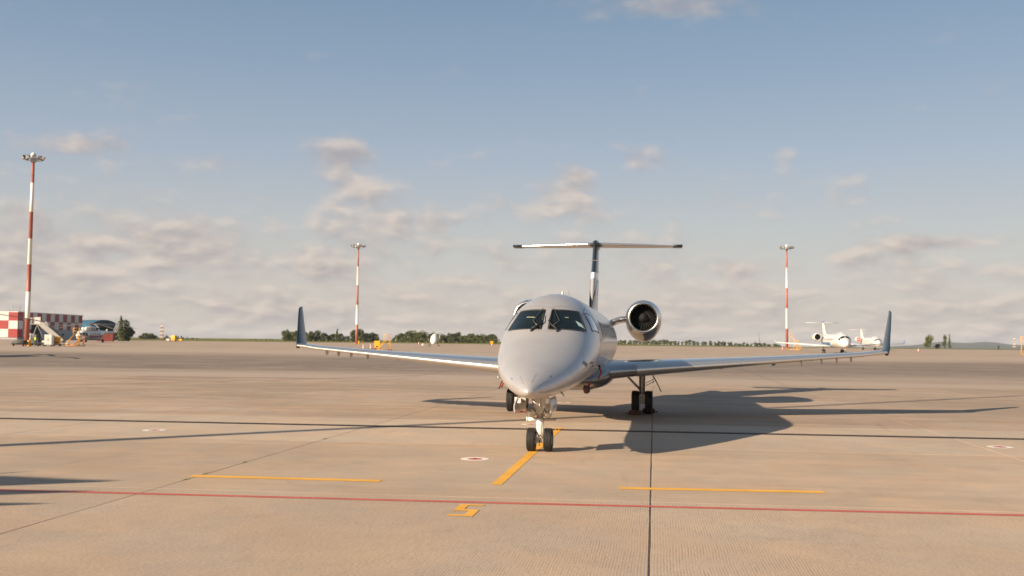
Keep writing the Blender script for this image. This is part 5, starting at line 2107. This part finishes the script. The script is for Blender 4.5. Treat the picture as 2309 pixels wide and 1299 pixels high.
# ------------------------------------------------------------------ helicopters
def transport_heli(x, y, rz, label, az0=0.0):
    root = empty('helicopter', (x, y, gz(y)), rz)
    tag(root, label, 'helicopter')
    # local: nose towards -y, ground z 0
    S = [(-6.3, .02, 1.55, 1.6), (-6.15, .45, 1.1, 2.05), (-5.7, .85, .78, 2.45), (-5.1, 1.1, .62, 2.72), (-4.4, 1.22, .55, 2.95), (-3.4, 1.25, .52, 3.0), (0, 1.25, .5, 3.0), (2.6, 1.22, .55, 3.0), (3.6, 1.05, .9, 3.0), (4.5, .75, 1.45, 2.98), (5.3, .48, 1.95, 2.92), (8, .38, 2.2, 2.85), (11, .28, 2.4, 2.8), (11.8, .2, 2.5, 2.8)]
    b = MB()
    rs = []
    for (yy, w_, zb, zt) in S:
        zc_ = (zb + zt) / 2
        rs.append([Vector((w_ * math.copysign(abs(math.sin(a)) ** .8, math.sin(a)), yy, zc_ + (zt - zb) / 2 * math.copysign(abs(math.cos(a)) ** .8, math.cos(a)))) for a in (2 * PI * k / 24 for k in range(24))])
    def hm(a, k):
        ang = 2 * PI * (k + .5) / 24
        if a >= 5 and a <= 8 and -.30 < math.cos(ang) < .12 :
            return 'heli_red'
        if math.cos(ang) < -.1 and a > 2:
            return 'heli_grey'
        return 'heli_white'
    b.rings(rs, 'heli_white', True, mf=hm)
    b.build('body', root)
    # engine housing
    b = MB()
    rs = []
    for (yy, w_, zb, zt) in ((-3.0, .55, 2.9, 3.5), (-2.6, .78, 2.9, 3.75), (-1.2, .85, 2.9, 3.9), (.4, .8, 2.9, 4.0), (1.6, .62, 2.9, 3.8), (3.2, .3, 2.9, 3.3)):
        zc_ = (zb + zt) / 2
        rs.append([Vector((w_ * math.copysign(abs(math.sin(a)) ** .6, math.sin(a)), yy, zc_ + (zt - zb) / 2 * math.cos(a))) for a in (2 * PI * k / 20 for k in range(20))])
    b.rings(rs, 'heli_white', True)
    eh = b.build('engine_housing', root)
    for sg in (-1, 1):
        b = MB()
        b.lathe([(-3.55, .12), (-3.5, .30), (-3.2, .36), (-2.6, .36)], 'cover_cloth', (sg * .40, 0, 3.35), 'Y', 14, caps=True)
        b.build('intake_cover', eh)
        b = MB()
        b.tube([(sg * .8, .6, 3.3), (sg * 1.15, .9, 3.35)], [.25, .27], 'dark_open', 10)
        b.build('exhaust', eh)
        b = MB()
        b.box((sg * .86, -.9, 3.3), (.06, 1.8, .5), 'heli_grey')
        b.build('side_grille', eh)
    # cockpit windows
    for (xc, yc, zc_, w_, h_, rzz) in ((-.45, -5.95, 2.02, .62, .62, -18), (.45, -5.95, 2.02, .62, .62, 18), (-1.02, -5.25, 2.02, .62, .66, -68), (1.02, -5.25, 2.02, .62, .66, 68), (-1.22, -4.35, 2.0, .7, .7, -88), (1.22, -4.35, 2.0, .7, .7, 88), (-.4, -6.12, 1.42, .45, .4, -20), (.4, -6.12, 1.42, .45, .4, 20)):
        b = MB()
        rot = Matrix.Rotation(R(rzz), 3, 'Z') @ Matrix.Rotation(R(-22), 3, 'X')
        b.box((xc, yc, zc_), (w_, .10, h_), 'glass_dark', rot)
        b.build('cockpit_window', root, .03)
    for sg in (-1, 1):
        for k in range(5):
            b = MB()
            b.lathe([(-.03, 0), (-.03, .22), (.03, .22), (.03, 0)], 'glass_dark', (sg * 1.25, -2.6 + k * 1.05, 2.05), 'X', 14)
            b.build('round_window', root)
        b = MB()
        b.tube([(sg * 1.3, -1.8, .95), (sg * 1.3, 1.4, .95)], [.28, .28], 'heli_grey', 12)
        b.build('fuel_tank', root)
        b = MB()
        b.tube([(sg * 1.1, 1.4, 1.2), (sg * 2.1, 1.4, .4)], .07, 'heli_grey', 8)
        b.tube([(sg * 1.9, 1.4, 1.9), (sg * 2.15, 1.4, .45)], .06, 'heli_grey', 8)
        b.tube([(sg * 1.1, 1.4, 2.3), (sg * 1.9, 1.4, 1.9)], .05, 'heli_grey', 8)
        gl = b.build('main_leg', root)
        wheel(gl, (sg * 2.22, 1.4, .43), .43, .28, rim='heli_grey')
    b = MB()
    b.tube([(0, -4.4, .9), (0, -4.5, .3)], .07, 'heli_grey', 8)
    gl = b.build('nose_leg', root)
    for sg in (-.15, .15):
        wheel(gl, (sg, -4.5, .3), .30, .18, rim='heli_grey')
    # tail fin with rotor
    b = MB()
    rs = []
    for z, le, ch in ((2.45, 10.6, 1.9), (3.2, 11.5, 1.3), (4.3, 12.3, .95), (4.5, 12.45, .7)):
        rs.append([Vector((q * ch, le + p * ch, z)) for p, q in airfoil(8, .16, 0)])
    b.rings(rs, 'heli_white', True)
    b.build('tail_fin', root)
    b = MB()
    rs = [[Vector((sx, 9.9 + p * .8, 2.75 + q * .8)) for p, q in airfoil(6, .12, 0)] for sx in (-1.2, 1.2)]
    b.rings(rs, 'heli_white', True)
    b.build('stabiliser', root)
    b = MB()
    b.tube([(-.1, 12.6, 4.25), (-.5, 12.6, 4.25)], .14, 'heli_grey', 8)
    th_ = b.build('tail_rotor_hub', root)
    for k in range(3):
        a = R(100) + k * 2 * PI / 3
        b = MB()
        p0, p1 = Vector((-.42, 12.6, 4.25)), Vector((-.42, 12.6 + 1.9 * math.cos(a), 4.25 + 1.9 * math.sin(a)))
        rot = Matrix.Rotation(a, 3, 'X')
        b.box((p0 + p1) / 2, (.05, 1.8, .24), 'blade_pale', rot)
        b.build('tail_rotor_blade', th_)
    b = MB()
    b.tube([(0, 7.2, 2.9), (0, 7.3, 3.35)], [.25, .12], 'heli_white', 8)
    b.build('tail_antenna', root)
    # main rotor
    b = MB()
    b.tube([(0, 0, 3.9), (0, 0, 4.6)], [.22, .14], 'heli_grey', 10)
    b.lathe([(4.35, .3), (4.5, .55), (4.7, .5), (4.85, .15)], 'chock_paint', n=12, caps=True)
    hub = b.build('rotor_hub', root)
    for k in range(5):
        a = az0 + k * 2 * PI / 5
        b = MB()
        rs = []
        for q in range(9):
            t = q / 8
            r_ = lerp(.5, 10.6, t)
            z = 4.62 - 1.05 * t ** 2.0
            hw = .10 if t < .08 else .26
            rs.append([Vector((r_, -hw, z)), Vector((r_, hw, z - .03)), Vector((r_, hw, z - .06)), Vector((r_, -hw, z - .06))])
        b.rings(rs, 'blade_grey', True)
        o = b.build('rotor_blade', hub)
        o.rotation_euler = (0, 0, a)
    return root

transport_heli(PX(209, 250), 250, R(-7), 'white and grey transport helicopter with red stripe parked in front of the blue hangar', .35)
transport_heli(PX(57, 96) - 10.2, 97, R(0), 'transport helicopter out of view at the left edge, only drooping rotor blades reaching into view', R(-38))

# small covered helicopter
cx, cy = PX(981, 262), 262
ch = empty('small_helicopter', (cx, cy, gz(cy)), R(-5))
ch.scale = (1.25, 1.25, 1.15)
tag(ch, 'small helicopter with its cabin wrapped in a white cloth cover standing before the long wood', 'helicopter')
b = MB()
rs = []
for (yy, w_, zb, zt) in ((-1.7, .05, .55, .75), (-1.55, .45, .42, 1.25), (-1.1, .68, .38, 1.9), (-.4, .76, .38, 2.55), (.3, .74, .40, 2.75), (.9, .60, .55, 2.72), (1.3, .30, .85, 2.4), (1.5, .1, 1.2, 2.0)):
    zc_ = (zb + zt) / 2
    rs.append([Vector((w_ * math.sin(a) * (1 + .05 * math.sin(5 * a + yy * 3)), yy, zc_ + (zt - zb) / 2 * math.cos(a))) for a in (2 * PI * k / 22 for k in range(22))])
b.rings(rs, 'cover_cloth', True)
b.build('cloth_cover', ch)
b = MB()
b.tube([(0, 1.3, 1.6), (0, 7.0, 1.75)], [.22, .08], 'heli_grey', 10)
b.box((0, 7.0, 2.1), (.05, .5, 1.1), 'heli_white')
b.build('tail_boom', ch)
b = MB()
b.box((-.2, 7.1, 1.75), (.03, .12, 1.3), 'heli_grey')
b.build('tail_rotor', ch)
b = MB()
b.tube([(0, .2, 2.7), (0, .2, 3.25)], [.07, .05], 'heli_grey', 8)
mr = b.build('rotor_mast', ch)
for sg in (1, -1):
    b = MB()
    b.rings([[Vector((sg * r_, .2 - .13, 3.22 - .25 * (r_ / 5) ** 2)), Vector((sg * r_, .2 + .13, 3.2 - .25 * (r_ / 5) ** 2)), Vector((sg * r_, .2, 3.26 - .25 * (r_ / 5) ** 2))] for r_ in (.1, 1.5, 3, 4.2, 5.0)], 'blade_pale', True)
    b.build('rotor_blade', mr)
for sg in (1, -1):
    b = MB()
    b.tube([(sg * 1.0, -1.9, .22), (sg * 1.0, -1.6, .06), (sg * 1.0, 1.3, .06)], .05, 'equip_dark', 6)
    for y_ in (-.9, .7):
        b.tube([(sg * 1.0, y_, .06), (sg * .55, y_, .7)], .04, 'equip_dark', 6)
    b.build('skid', ch)
b = MB()
b.tube([(-.6, -1.2, .5), (-1.3, -.5, 1.7), (-2.1, 0.4, 2.9)], .05, 'wiper_metal', 6)
b.build('tie_down_strap', ch)

# ------------------------------------------------------------------ ground equipment
def at_px(px, D_):
    return (PX(px, D_), D_, gz(D_))

def barrel(px, D_, label):
    e = empty('barrel', at_px(px, D_))
    tag(e, label, 'barrel', 'yellow barrels by the mast feet')
    b = MB()
    b.lathe([(0, .27), (.03, .29), (.3, .28), (.32, .30), (.6, .28), (.62, .30), (.9, .28), (.92, .27)], 'equip_yellow', n=16, caps=True)
    b.build('drum', e)
    b = MB()
    b.lathe([(.92, .28), (.96, .28), (.98, .20)], 'equip_yellow', n=16, caps=True)
    b.build('lid', e)
barrel(69, 168, 'yellow barrel beside the foot of the left mast')
barrel(811.5, 296, 'yellow barrel beside the foot of the middle mast')

def cone(px, D_, label, h=.9):
    e = empty('traffic_cone', at_px(px, D_))
    tag(e, label, 'traffic cone', 'orange and white traffic cones')
    b = MB()
    b.box((0, 0, .03), (.46, .46, .06), 'cone_orange')
    b.build('foot', e)
    b = MB()
    k = h / .9
    pr = [(.06, .18), (.25 * k, .145), (.25 * k, .145), (.42 * k, .11), (.42 * k, .11), (.58 * k, .08), (.58 * k, .08), (.74 * k, .055), (.74 * k, .055), (.9 * k, .03)]
    b.lathe(pr, 'cone_orange', n=14, caps=True, mf=lambda a, q: 'cone_white' if a in (2, 3, 6, 7) else 'cone_orange')
    b.build('cone_body', e)
cone(821.5, 168, 'traffic cone standing left of the yellow box behind the left wing', 1.0)
cone(838, 170, 'redder traffic cone right next to the yellow box behind the left wing', 1.05)
cone(2071, 250, 'lone traffic cone on the apron right of the winglet', .9)
cone(1110.5, 300, 'traffic cone almost hidden by the nose of the jet on the left', .9)
cone(946, 330, 'tiny traffic cone left of the covered helicopter', .8)
cone(1993, 262, 'small traffic cone under the far white jet', .8)

# chock rack / barrier pallet near the cones
def pallet(px, D_, w_, label, mat='chock_paint'):
    e = empty('chock_pallet', at_px(px, D_), R(4))
    tag(e, label, 'pallet')
    b = MB()
    for k in range(5):
        b.box((0, -.4 + k * .2, .14), (w_, .12, .03), mat)
    b.build('boards', e)
    b = MB()
    for x_ in (-w_ / 2 + .06, 0, w_ / 2 - .06):
        b.box((x_, 0, .06), (.10, .95, .12), mat)
    b.build('bearers', e)
    for k in range(int(w_ / .28)):
        b = MB()
        xx = -w_ / 2 + .16 + k * .28
        b.rings([[Vector((xx + p, yy, .155 + q)) for p, q in ((-.1, 0), (.1, 0), (.03, .18), (-.03, .18))] for yy in (-.25, .2)], 'equip_dark' if k % 2 else 'chock_paint', False)
        b.build('wedge', e)
    return e
pallet(818, 165, 1.5, 'low rack of dark wedge chocks left of the yellow box')
pallet(846, 166, 2.0, 'long orange pallet of wedges under the second cone', 'cone_orange')

def power_cart(px, D_, label, w_=.95, h=1.35, rz=0.0, body='equip_yellow', legs=True):
    e = empty('ground_power_cart', at_px(px, D_), rz)
    tag(e, label, 'equipment cart')
    b = MB()
    b.rings([[Vector((sx * (w_ / 2) * k, sy * .45 * k, z)) for sx, sy in ((-1, -1), (1, -1), (1, 1), (-1, 1))] for z, k in ((.32, .86), (h, 1.0), (h + .08, .92))], body, False)
    b.build('housing', e, .03)
    b = MB()
    b.box((0, 0, .26), (w_ * 1.05, 1.05, .10), 'equip_dark')
    b.build('chassis', e)
    b = MB()
    b.box((0, -.47, h * .40), (w_ * .40, .03, h * .12), 'equip_dark')
    b.build('control_panel', e)
    for sx in (-1, 1):
        for sy in (-1, 1):
            wheel(e, (sx * w_ * .42, sy * .42, .16), .16, .09, rim='equip_grey')
    b = MB()
    b.tube([(0, -.5, .26), (0, -1.1, .20), (0, -1.3, .65)], .025, 'equip_dark', 6)
    b.build('tow_bar', e)
power_cart(853, 168, 'bright yellow cabinet cart between the cones and the yellow work stand', .95, 1.45)
power_cart(132, 172, 'yellow bin shaped cart right of the white cabinet at the far left', 1.05, 1.55, R(15))
power_cart(394, 330, 'small yellow cart alone on the apron on the left horizon', 1.6, 1.9, R(-20))
power_cart(1110, 330, 'yellow cart partly hidden behind the left flank of the jet nose', 1.1, 1.2)

e = empty('white_cabinet', at_px(113, 168), R(12))
tag(e, 'tall cream white cabinet on short legs left of the yellow bin', 'cabinet')
b = MB(); b.box((0, 0, 1.1), (1.15, .9, 1.7), 'equip_white'); b.build('housing', e, .03)
for k in range(2):
    b = MB(); b.box((-.28 + k * .56, -.465, 1.1), (.52, .03, 1.55), 'equip_white'); o = b.build('door_leaf', e)
    b = MB(); b.box((-.06 + k * .12, -.50, 1.1), (.03, .03, .18), 'equip_dark'); b.build('handle', o)
for sx in (-1, 1):
    for sy in (-1, 1):
        b = MB(); b.box((sx * .48, sy * .36, .12), (.08, .08, .26), 'equip_dark'); b.build('leg', e)
e = empty('grey_cabinet', at_px(120.5, 171), R(12))
tag(e, 'grey cabinet standing in the shade behind the cream white one', 'cabinet')
b = MB(); b.box((0, 0, .95), (.7, .9, 1.7), 'equip_grey'); b.build('housing', e, .03)
b = MB(); b.box((0, 0, .06), (.6, .8, .12), 'equip_dark'); b.build('plinth', e)

def steps(px, D_, h, label, rz=0.0, mat='equip_yellow', group=None, base=1.5, hoops=True):
    """wheeled work stand: A frame, platform, rails, ladder"""
    e = empty('work_stand', at_px(px, D_), rz)
    tag(e, label, 'work stand', group)
    t = .045
    b = MB()
    for sx in (-.5, .5):
        b.tube([(sx, -base, .12), (sx, base * .5, .12)], t, mat, 6)
        b.tube([(sx, -base, .12), (sx, 0, h)], t, mat, 6)
        b.tube([(sx, base * .5, .12), (sx, .5, h)], t, mat, 6)
    for yy in (-base, base * .5):
        b.tube([(-.5, yy, .12), (.5, yy, .12)], t, mat, 6)
    b.tube([(-.5, base * .5, .12), (.5, .5, h)], t * .7, mat, 6)
    b.build('frame', e)
    b = MB()
    b.box((0, .25, h), (1.1, 1.0, .06), mat)
    b.build('platform', e)
    b = MB()
    for sx in (-.52, .52):
        for yy in (-.22, .72):
            b.tube([(sx, yy, h), (sx, yy, h + 1.0)], t * .8, mat, 6)
        for zz in (.5, 1.0):
            b.tube([(sx, -.22, h + zz), (sx, .72, h + zz)], t * .8, mat, 6)
    for zz in (.5, 1.0):
        b.tube([(-.52, .72, h + zz), (.52, .72, h + zz)], t * .8, mat, 6)
    b.build('railing', e)
    n = int(h / .28)
    for k in range(1, n):
        q = k / n
        b = MB()
        b.box((0, lerp(-base, 0, q), lerp(.12, h, q)), (.95, .20, .04), mat)
        b.build('step', e)
    for sx in (-.5, .5):
        for yy in (-base, base * .5):
            wheel(e, (sx, yy, .10), .10, .06, rim='equip_grey')
    return e
steps(872, 166, 1.6, 'yellow wheeled work stand right of the yellow cabinet cart behind the left wing', R(-65))
steps(171, 175, 2.1, 'tall yellow work stand in front of the helicopter nose at the left', R(-70))
steps(182, 172, .8, 'low orange framed stand right beside the tall yellow one at the left', R(-80), 'stand_orange')
steps(1787, 262, 3.4, 'tall yellow steps at the foot of the right mast', R(75), base=2.2)
steps(1797, 255, 1.5, 'low yellow stand between the tall steps and the white jet', R(20))
steps(2311, 200, 2.6, 'yellow stand cut off by the right edge of the picture', R(60))
cone(1765, 258, 'traffic cone left of the right mast foot', .9)

# passenger stairs truck
ps = empty('passenger_stairs', at_px(100, 190), R(0))
tag(ps, 'grey mobile passenger stairs standing behind the left mast', 'passenger stairs')
def bx_(name, par, c, d, m_, rot=None, bev=0):
    b = MB(); b.box(c, d, m_, rot); return b.build(name, par, bev)
bx_('chassis', ps, (.6, 0, .55), (6.4, 1.9, .25), 'equip_grey')
bx_('truck_cab', ps, (-2.5, 0, 1.3), (1.2, 1.9, 1.5), 'equip_white', None, .08)
bx_('cab_window', ps, (-2.5, -.97, 1.6), (.85, .04, .6), 'glass_dark')
for x_ in (-2.0, 2.2):
    for y_ in (-.85, .85):
        b = MB()
        b.lathe([(-.12, 0), (-.12, .36), (-.08, .40), (.08, .40), (.12, .36), (.12, 0)], 'tyre_rubber', (x_, y_, .40), 'Y', 18)
        b.build('wheel', ps)
flight = MB()
p0, p1 = Vector((3.9, 0, .35)), Vector((-.3, 0, 3.75))
for sy in (-.8, .8):
    d_ = (p1 - p0)
    ang = math.atan2(d_.z, d_.x)
    flight.box((p0 + p1) / 2 + Vector((0, sy, .25)), (d_.length, .05, .95), 'equip_grey', Matrix.Rotation(-ang, 3, 'Y'))
flight.build('stair_side', ps)
for k in range(16):
    q = (k + .5) / 16
    bx_('stair_step', ps, tuple(p0.lerp(p1, q)), (.28, 1.5, .04), 'equip_grey')
bx_('platform', ps, (-1.3, 0, 3.8), (2.2, 1.7, .12), 'equip_grey')
bx_('platform_side', ps, (-.75, -.84, 4.45), (1.1, .05, 1.3), 'equip_pale')
b = MB()
for x_ in (-2.35, -1.9, -1.4):
    b.tube([(x_, -.82, 3.8), (x_, -.82, 4.9)], .035, 'equip_white', 6)
b.tube([(-2.4, -.82, 4.9), (-.2, -.82, 4.9)], .035, 'equip_white', 6)
b.tube([(-2.4, -.82, 3.8), (-1.3, -.82, 4.9)], .025, 'equip_white', 6)
b.build('railing', ps)
b = MB()
b.tube([(-1.9, -.6, .6), (-.9, -.6, 3.7)], .06, 'equip_grey', 8)
b.tube([(.6, -.6, .6), (-.9, -.6, 3.7)], .06, 'equip_grey', 8)
b.tube([(1.8, -.6, .6), (1.2, -.6, 2.4)], .06, 'equip_grey', 8)
b.build('support_strut', ps)

# black covered sledge, tractor and tow bar around the left mast
e = empty('covered_sledge', at_px(47, 166), R(5))
tag(e, 'low black covered trailer left of the foot of the left mast', 'trailer')
b = MB()
b.rings([[Vector((x_, yy, z_)) for yy, z_ in ((-.6 * k, .25), (.6 * k, .25), (.55 * k, .25 + h_), (-.55 * k, .25 + h_))] for x_, k, h_ in ((-1.2, .4, .25), (-.8, .9, .55), (0, 1, .72), (.8, 1, .75), (1.3, .7, .5))], 'equip_dark', True)
b.build('tarpaulin', e)
for x_ in (-.7, .8):
    wheel(e, (x_, -.5, .22), .22, .14, rim='equip_grey')
e = empty('tow_tractor', at_px(80, 178), R(-8))
tag(e, 'dark tow tractor with a grey cab frame right of the left mast', 'tractor')
bx_('tractor_body', e, (0, 0, .62), (2.4, 1.4, .65), 'equip_dark', None, .06)
b = MB()
for sx in (-.6, .3):
    for sy in (-.6, .6):
        b.tube([(sx, sy, .9), (sx, sy, 1.85)], .05, 'equip_grey', 6)
b.box((-.15, 0, 1.88), (1.2, 1.4, .07), 'equip_grey')
b.build('cab_frame', e)
bx_('seat', e, (-.2, 0, 1.1), (.5, .8, .4), 'equip_dark', None, .04)
for x_ in (-.8, .8):
    for y_ in (-.7, .7):
        b = MB()
        b.lathe([(-.12, 0), (-.12, .30), (-.08, .34), (.08, .34), (.12, .30), (.12, 0)], 'tyre_rubber', (x_, y_, .34), 'Y', 16)
        b.build('wheel', e)
e = empty('ground_unit', at_px(98, 168), R(10))
tag(e, 'low dark wheeled unit with pale fittings between mast and white cabinet', 'equipment cart')
bx_('unit_body', e, (0, 0, .45), (1.3, .7, .35), 'equip_dark', None, .05)
bx_('pale_box', e, (.2, -.05, .78), (.35, .4, .3), 'equip_white', None, .03)
for x_ in (-.45, .45):
    b = MB()
    b.lathe([(-.07, 0), (-.07, .24), (.07, .24), (.07, 0)], 'tyre_rubber', (x_, -.4, .26), 'Y', 14)
    b.build('wheel', e)
e = empty('tow_bar', at_px(144, 172), R(10))
tag(e, 'reddish tow bar lying between the yellow bin and the yellow stand', 'tow bar')
b = MB(); b.tube([(-1.1, 0, .3), (1.1, 0, .25)], .06, 'chock_paint', 8); b.build('bar', e)
b = MB(); b.tube([(.9, -.25, .25), (.9, .25, .25)], .05, 'chock_paint', 8); b.build('cross_head', e)
wheel(e, (-.2, -.2, .16), .16, .08, rim='equip_grey')
def ball(px, D_, r_, label):
    e = empty('marker_ball', at_px(px, D_))
    tag(e, label, 'marker')
    b = MB()
    b.lathe([(0 + r_ - r_ * math.cos(PI * k / 10), r_ * math.sin(PI * k / 10) + .001) for k in range(11)], 'ball_white', n=16)
    b.build('ball', e)
    b = MB()
    b.lathe([(0, r_ * .55), (.04, r_ * .5)], 'equip_dark', n=12, caps=True)
    b.build('foot', e)
ball(155.5, 185, .25, 'white ball shaped marker left of the tall yellow stand')
ball(955.5, 262, .28, 'white ball shaped marker left of the covered helicopter')

# person in a high visibility vest
def person(px, D_, label, rz=0.0):
    e = empty('person', at_px(px, D_), rz)
    tag(e, label, 'person')
    me = bpy.data.meshes.new('body')
    J = [((0, 0, .95), .15), ((0, 0, 1.15), .14), ((0, 0, 1.38), .17), ((0, 0, 1.50), .065), ((0, 0, 1.58), .085), ((0, 0, 1.70), .10), ((0, 0, 1.78), .07),
         ((.10, 0, .88), .10), ((.12, .02, .50), .07), ((.12, 0, .09), .05), ((.12, -.14, .04), .045),
         ((-.10, 0, .88), .10), ((-.12, .02, .50), .07), ((-.12, .05, .09), .05), ((-.12, -.09, .04), .045),
         ((.20, 0, 1.42), .065), ((.26, .02, 1.14), .05), ((.25, -.08, .90), .04), ((.25, -.12, .80), .038),
         ((-.20, 0, 1.42), .065), ((-.26, .02, 1.14), .05), ((-.22, -.14, .95), .04), ((-.20, -.20, .88), .038)]
    E_ = [(0, 1), (1, 2), (2, 3), (3, 4), (4, 5), (5, 6), (0, 7), (7, 8), (8, 9), (9, 10), (0, 11), (11, 12), (12, 13), (13, 14), (2, 15), (15, 16), (16, 17), (17, 18), (2, 19), (19, 20), (20, 21), (21, 22)]
    me.from_pydata([j[0] for j in J], E_, [])
    o = bpy.data.objects.new('body', me)
    COL.objects.link(o)
    o.parent = e
    mod = o.modifiers.new('skin', 'SKIN')
    for k, j in enumerate(J):
        me.skin_vertices[0].data[k].radius = (j[1], j[1])
    me.skin_vertices[0].data[0].use_root = True
    o.modifiers.new('sub', 'SUBSURF').levels = 1
    me.materials.append(MATS['trousers'])
    b = MB()
    b.lathe([(.92, .18), (1.0, .185), (1.2, .19), (1.40, .20), (1.47, .10)], 'vest', n=14)
    b.build('vest', e)
    b = MB()
    b.lathe([(1.60, .09), (1.66, .105), (1.74, .10), (1.80, .07), (1.83, .0)], 'skin', n=12)
    b.build('face', e)
    return e
person(83.5, 176, 'person in a yellow vest standing by the tractor behind the left mast')

# bins / tiny machines on the horizon at the left
for (px, lab) in ((410, 'small yellow machine just right of the yellow cart on the horizon'), (382, 'pale little box left of the yellow cart on the horizon')):
    e = empty('small_machine', at_px(px, 335))
    tag(e, lab, 'machine')
    bx_('machine_body', e, (0, 0, .55), (1.1, .8, .6), 'equip_yellow' if px == 410 else 'equip_white', None, .04)
    for x_ in (-.4, .4):
        wheel(e, (x_, -.4, .2), .2, .1, rim='equip_grey')

# weeds in the joint
b = MB()
rw = random.Random(9)
for (u, v) in ((-5.18, -4.9), (-5.18, -3.2), (-5.17, -5.6), (-5.18, 1.4)):
    for k in range(26):
        p = uv(u + rw.gauss(0, .02), v + rw.gauss(0, .05), 0)
        h = rw.uniform(.01, .03)
        d_ = Vector((rw.uniform(-1, 1), rw.uniform(-1, 1), 0)).normalized() * h * .6
        i = len(b.v)
        b.v += [p + Vector((-.004, 0, 0)), p + Vector((.004, 0, 0)), p + d_ + Vector((0, 0, h))]
        b.face([i, i + 1, i + 2], 'leaf_olive')
tag(b.build('joint_weeds'), 'small tufts of weeds growing in the slab joint on the left', 'weeds', None, 'stuff')

# ------------------------------------------------------------------ haze
hm = bpy.data.materials.new('haze')
hm.use_nodes = True
hm.node_tree.nodes.clear()
hv = hm.node_tree.nodes.new('ShaderNodeVolumePrincipled')
hv.inputs['Color'].default_value = (.80, .86, .95, 1)
hv.inputs['Density'].default_value = .00006
hv.inputs['Anisotropy'].default_value = .0
ho = hm.node_tree.nodes.new('ShaderNodeOutputMaterial')
hm.node_tree.links.new(hv.outputs[0], ho.inputs['Volume'])
MATS['haze'] = hm
b = MB()
b.box((0, 3850, 8), (15000, 8700, 132), 'haze')
tag(b.build('haze'), kind='stuff')
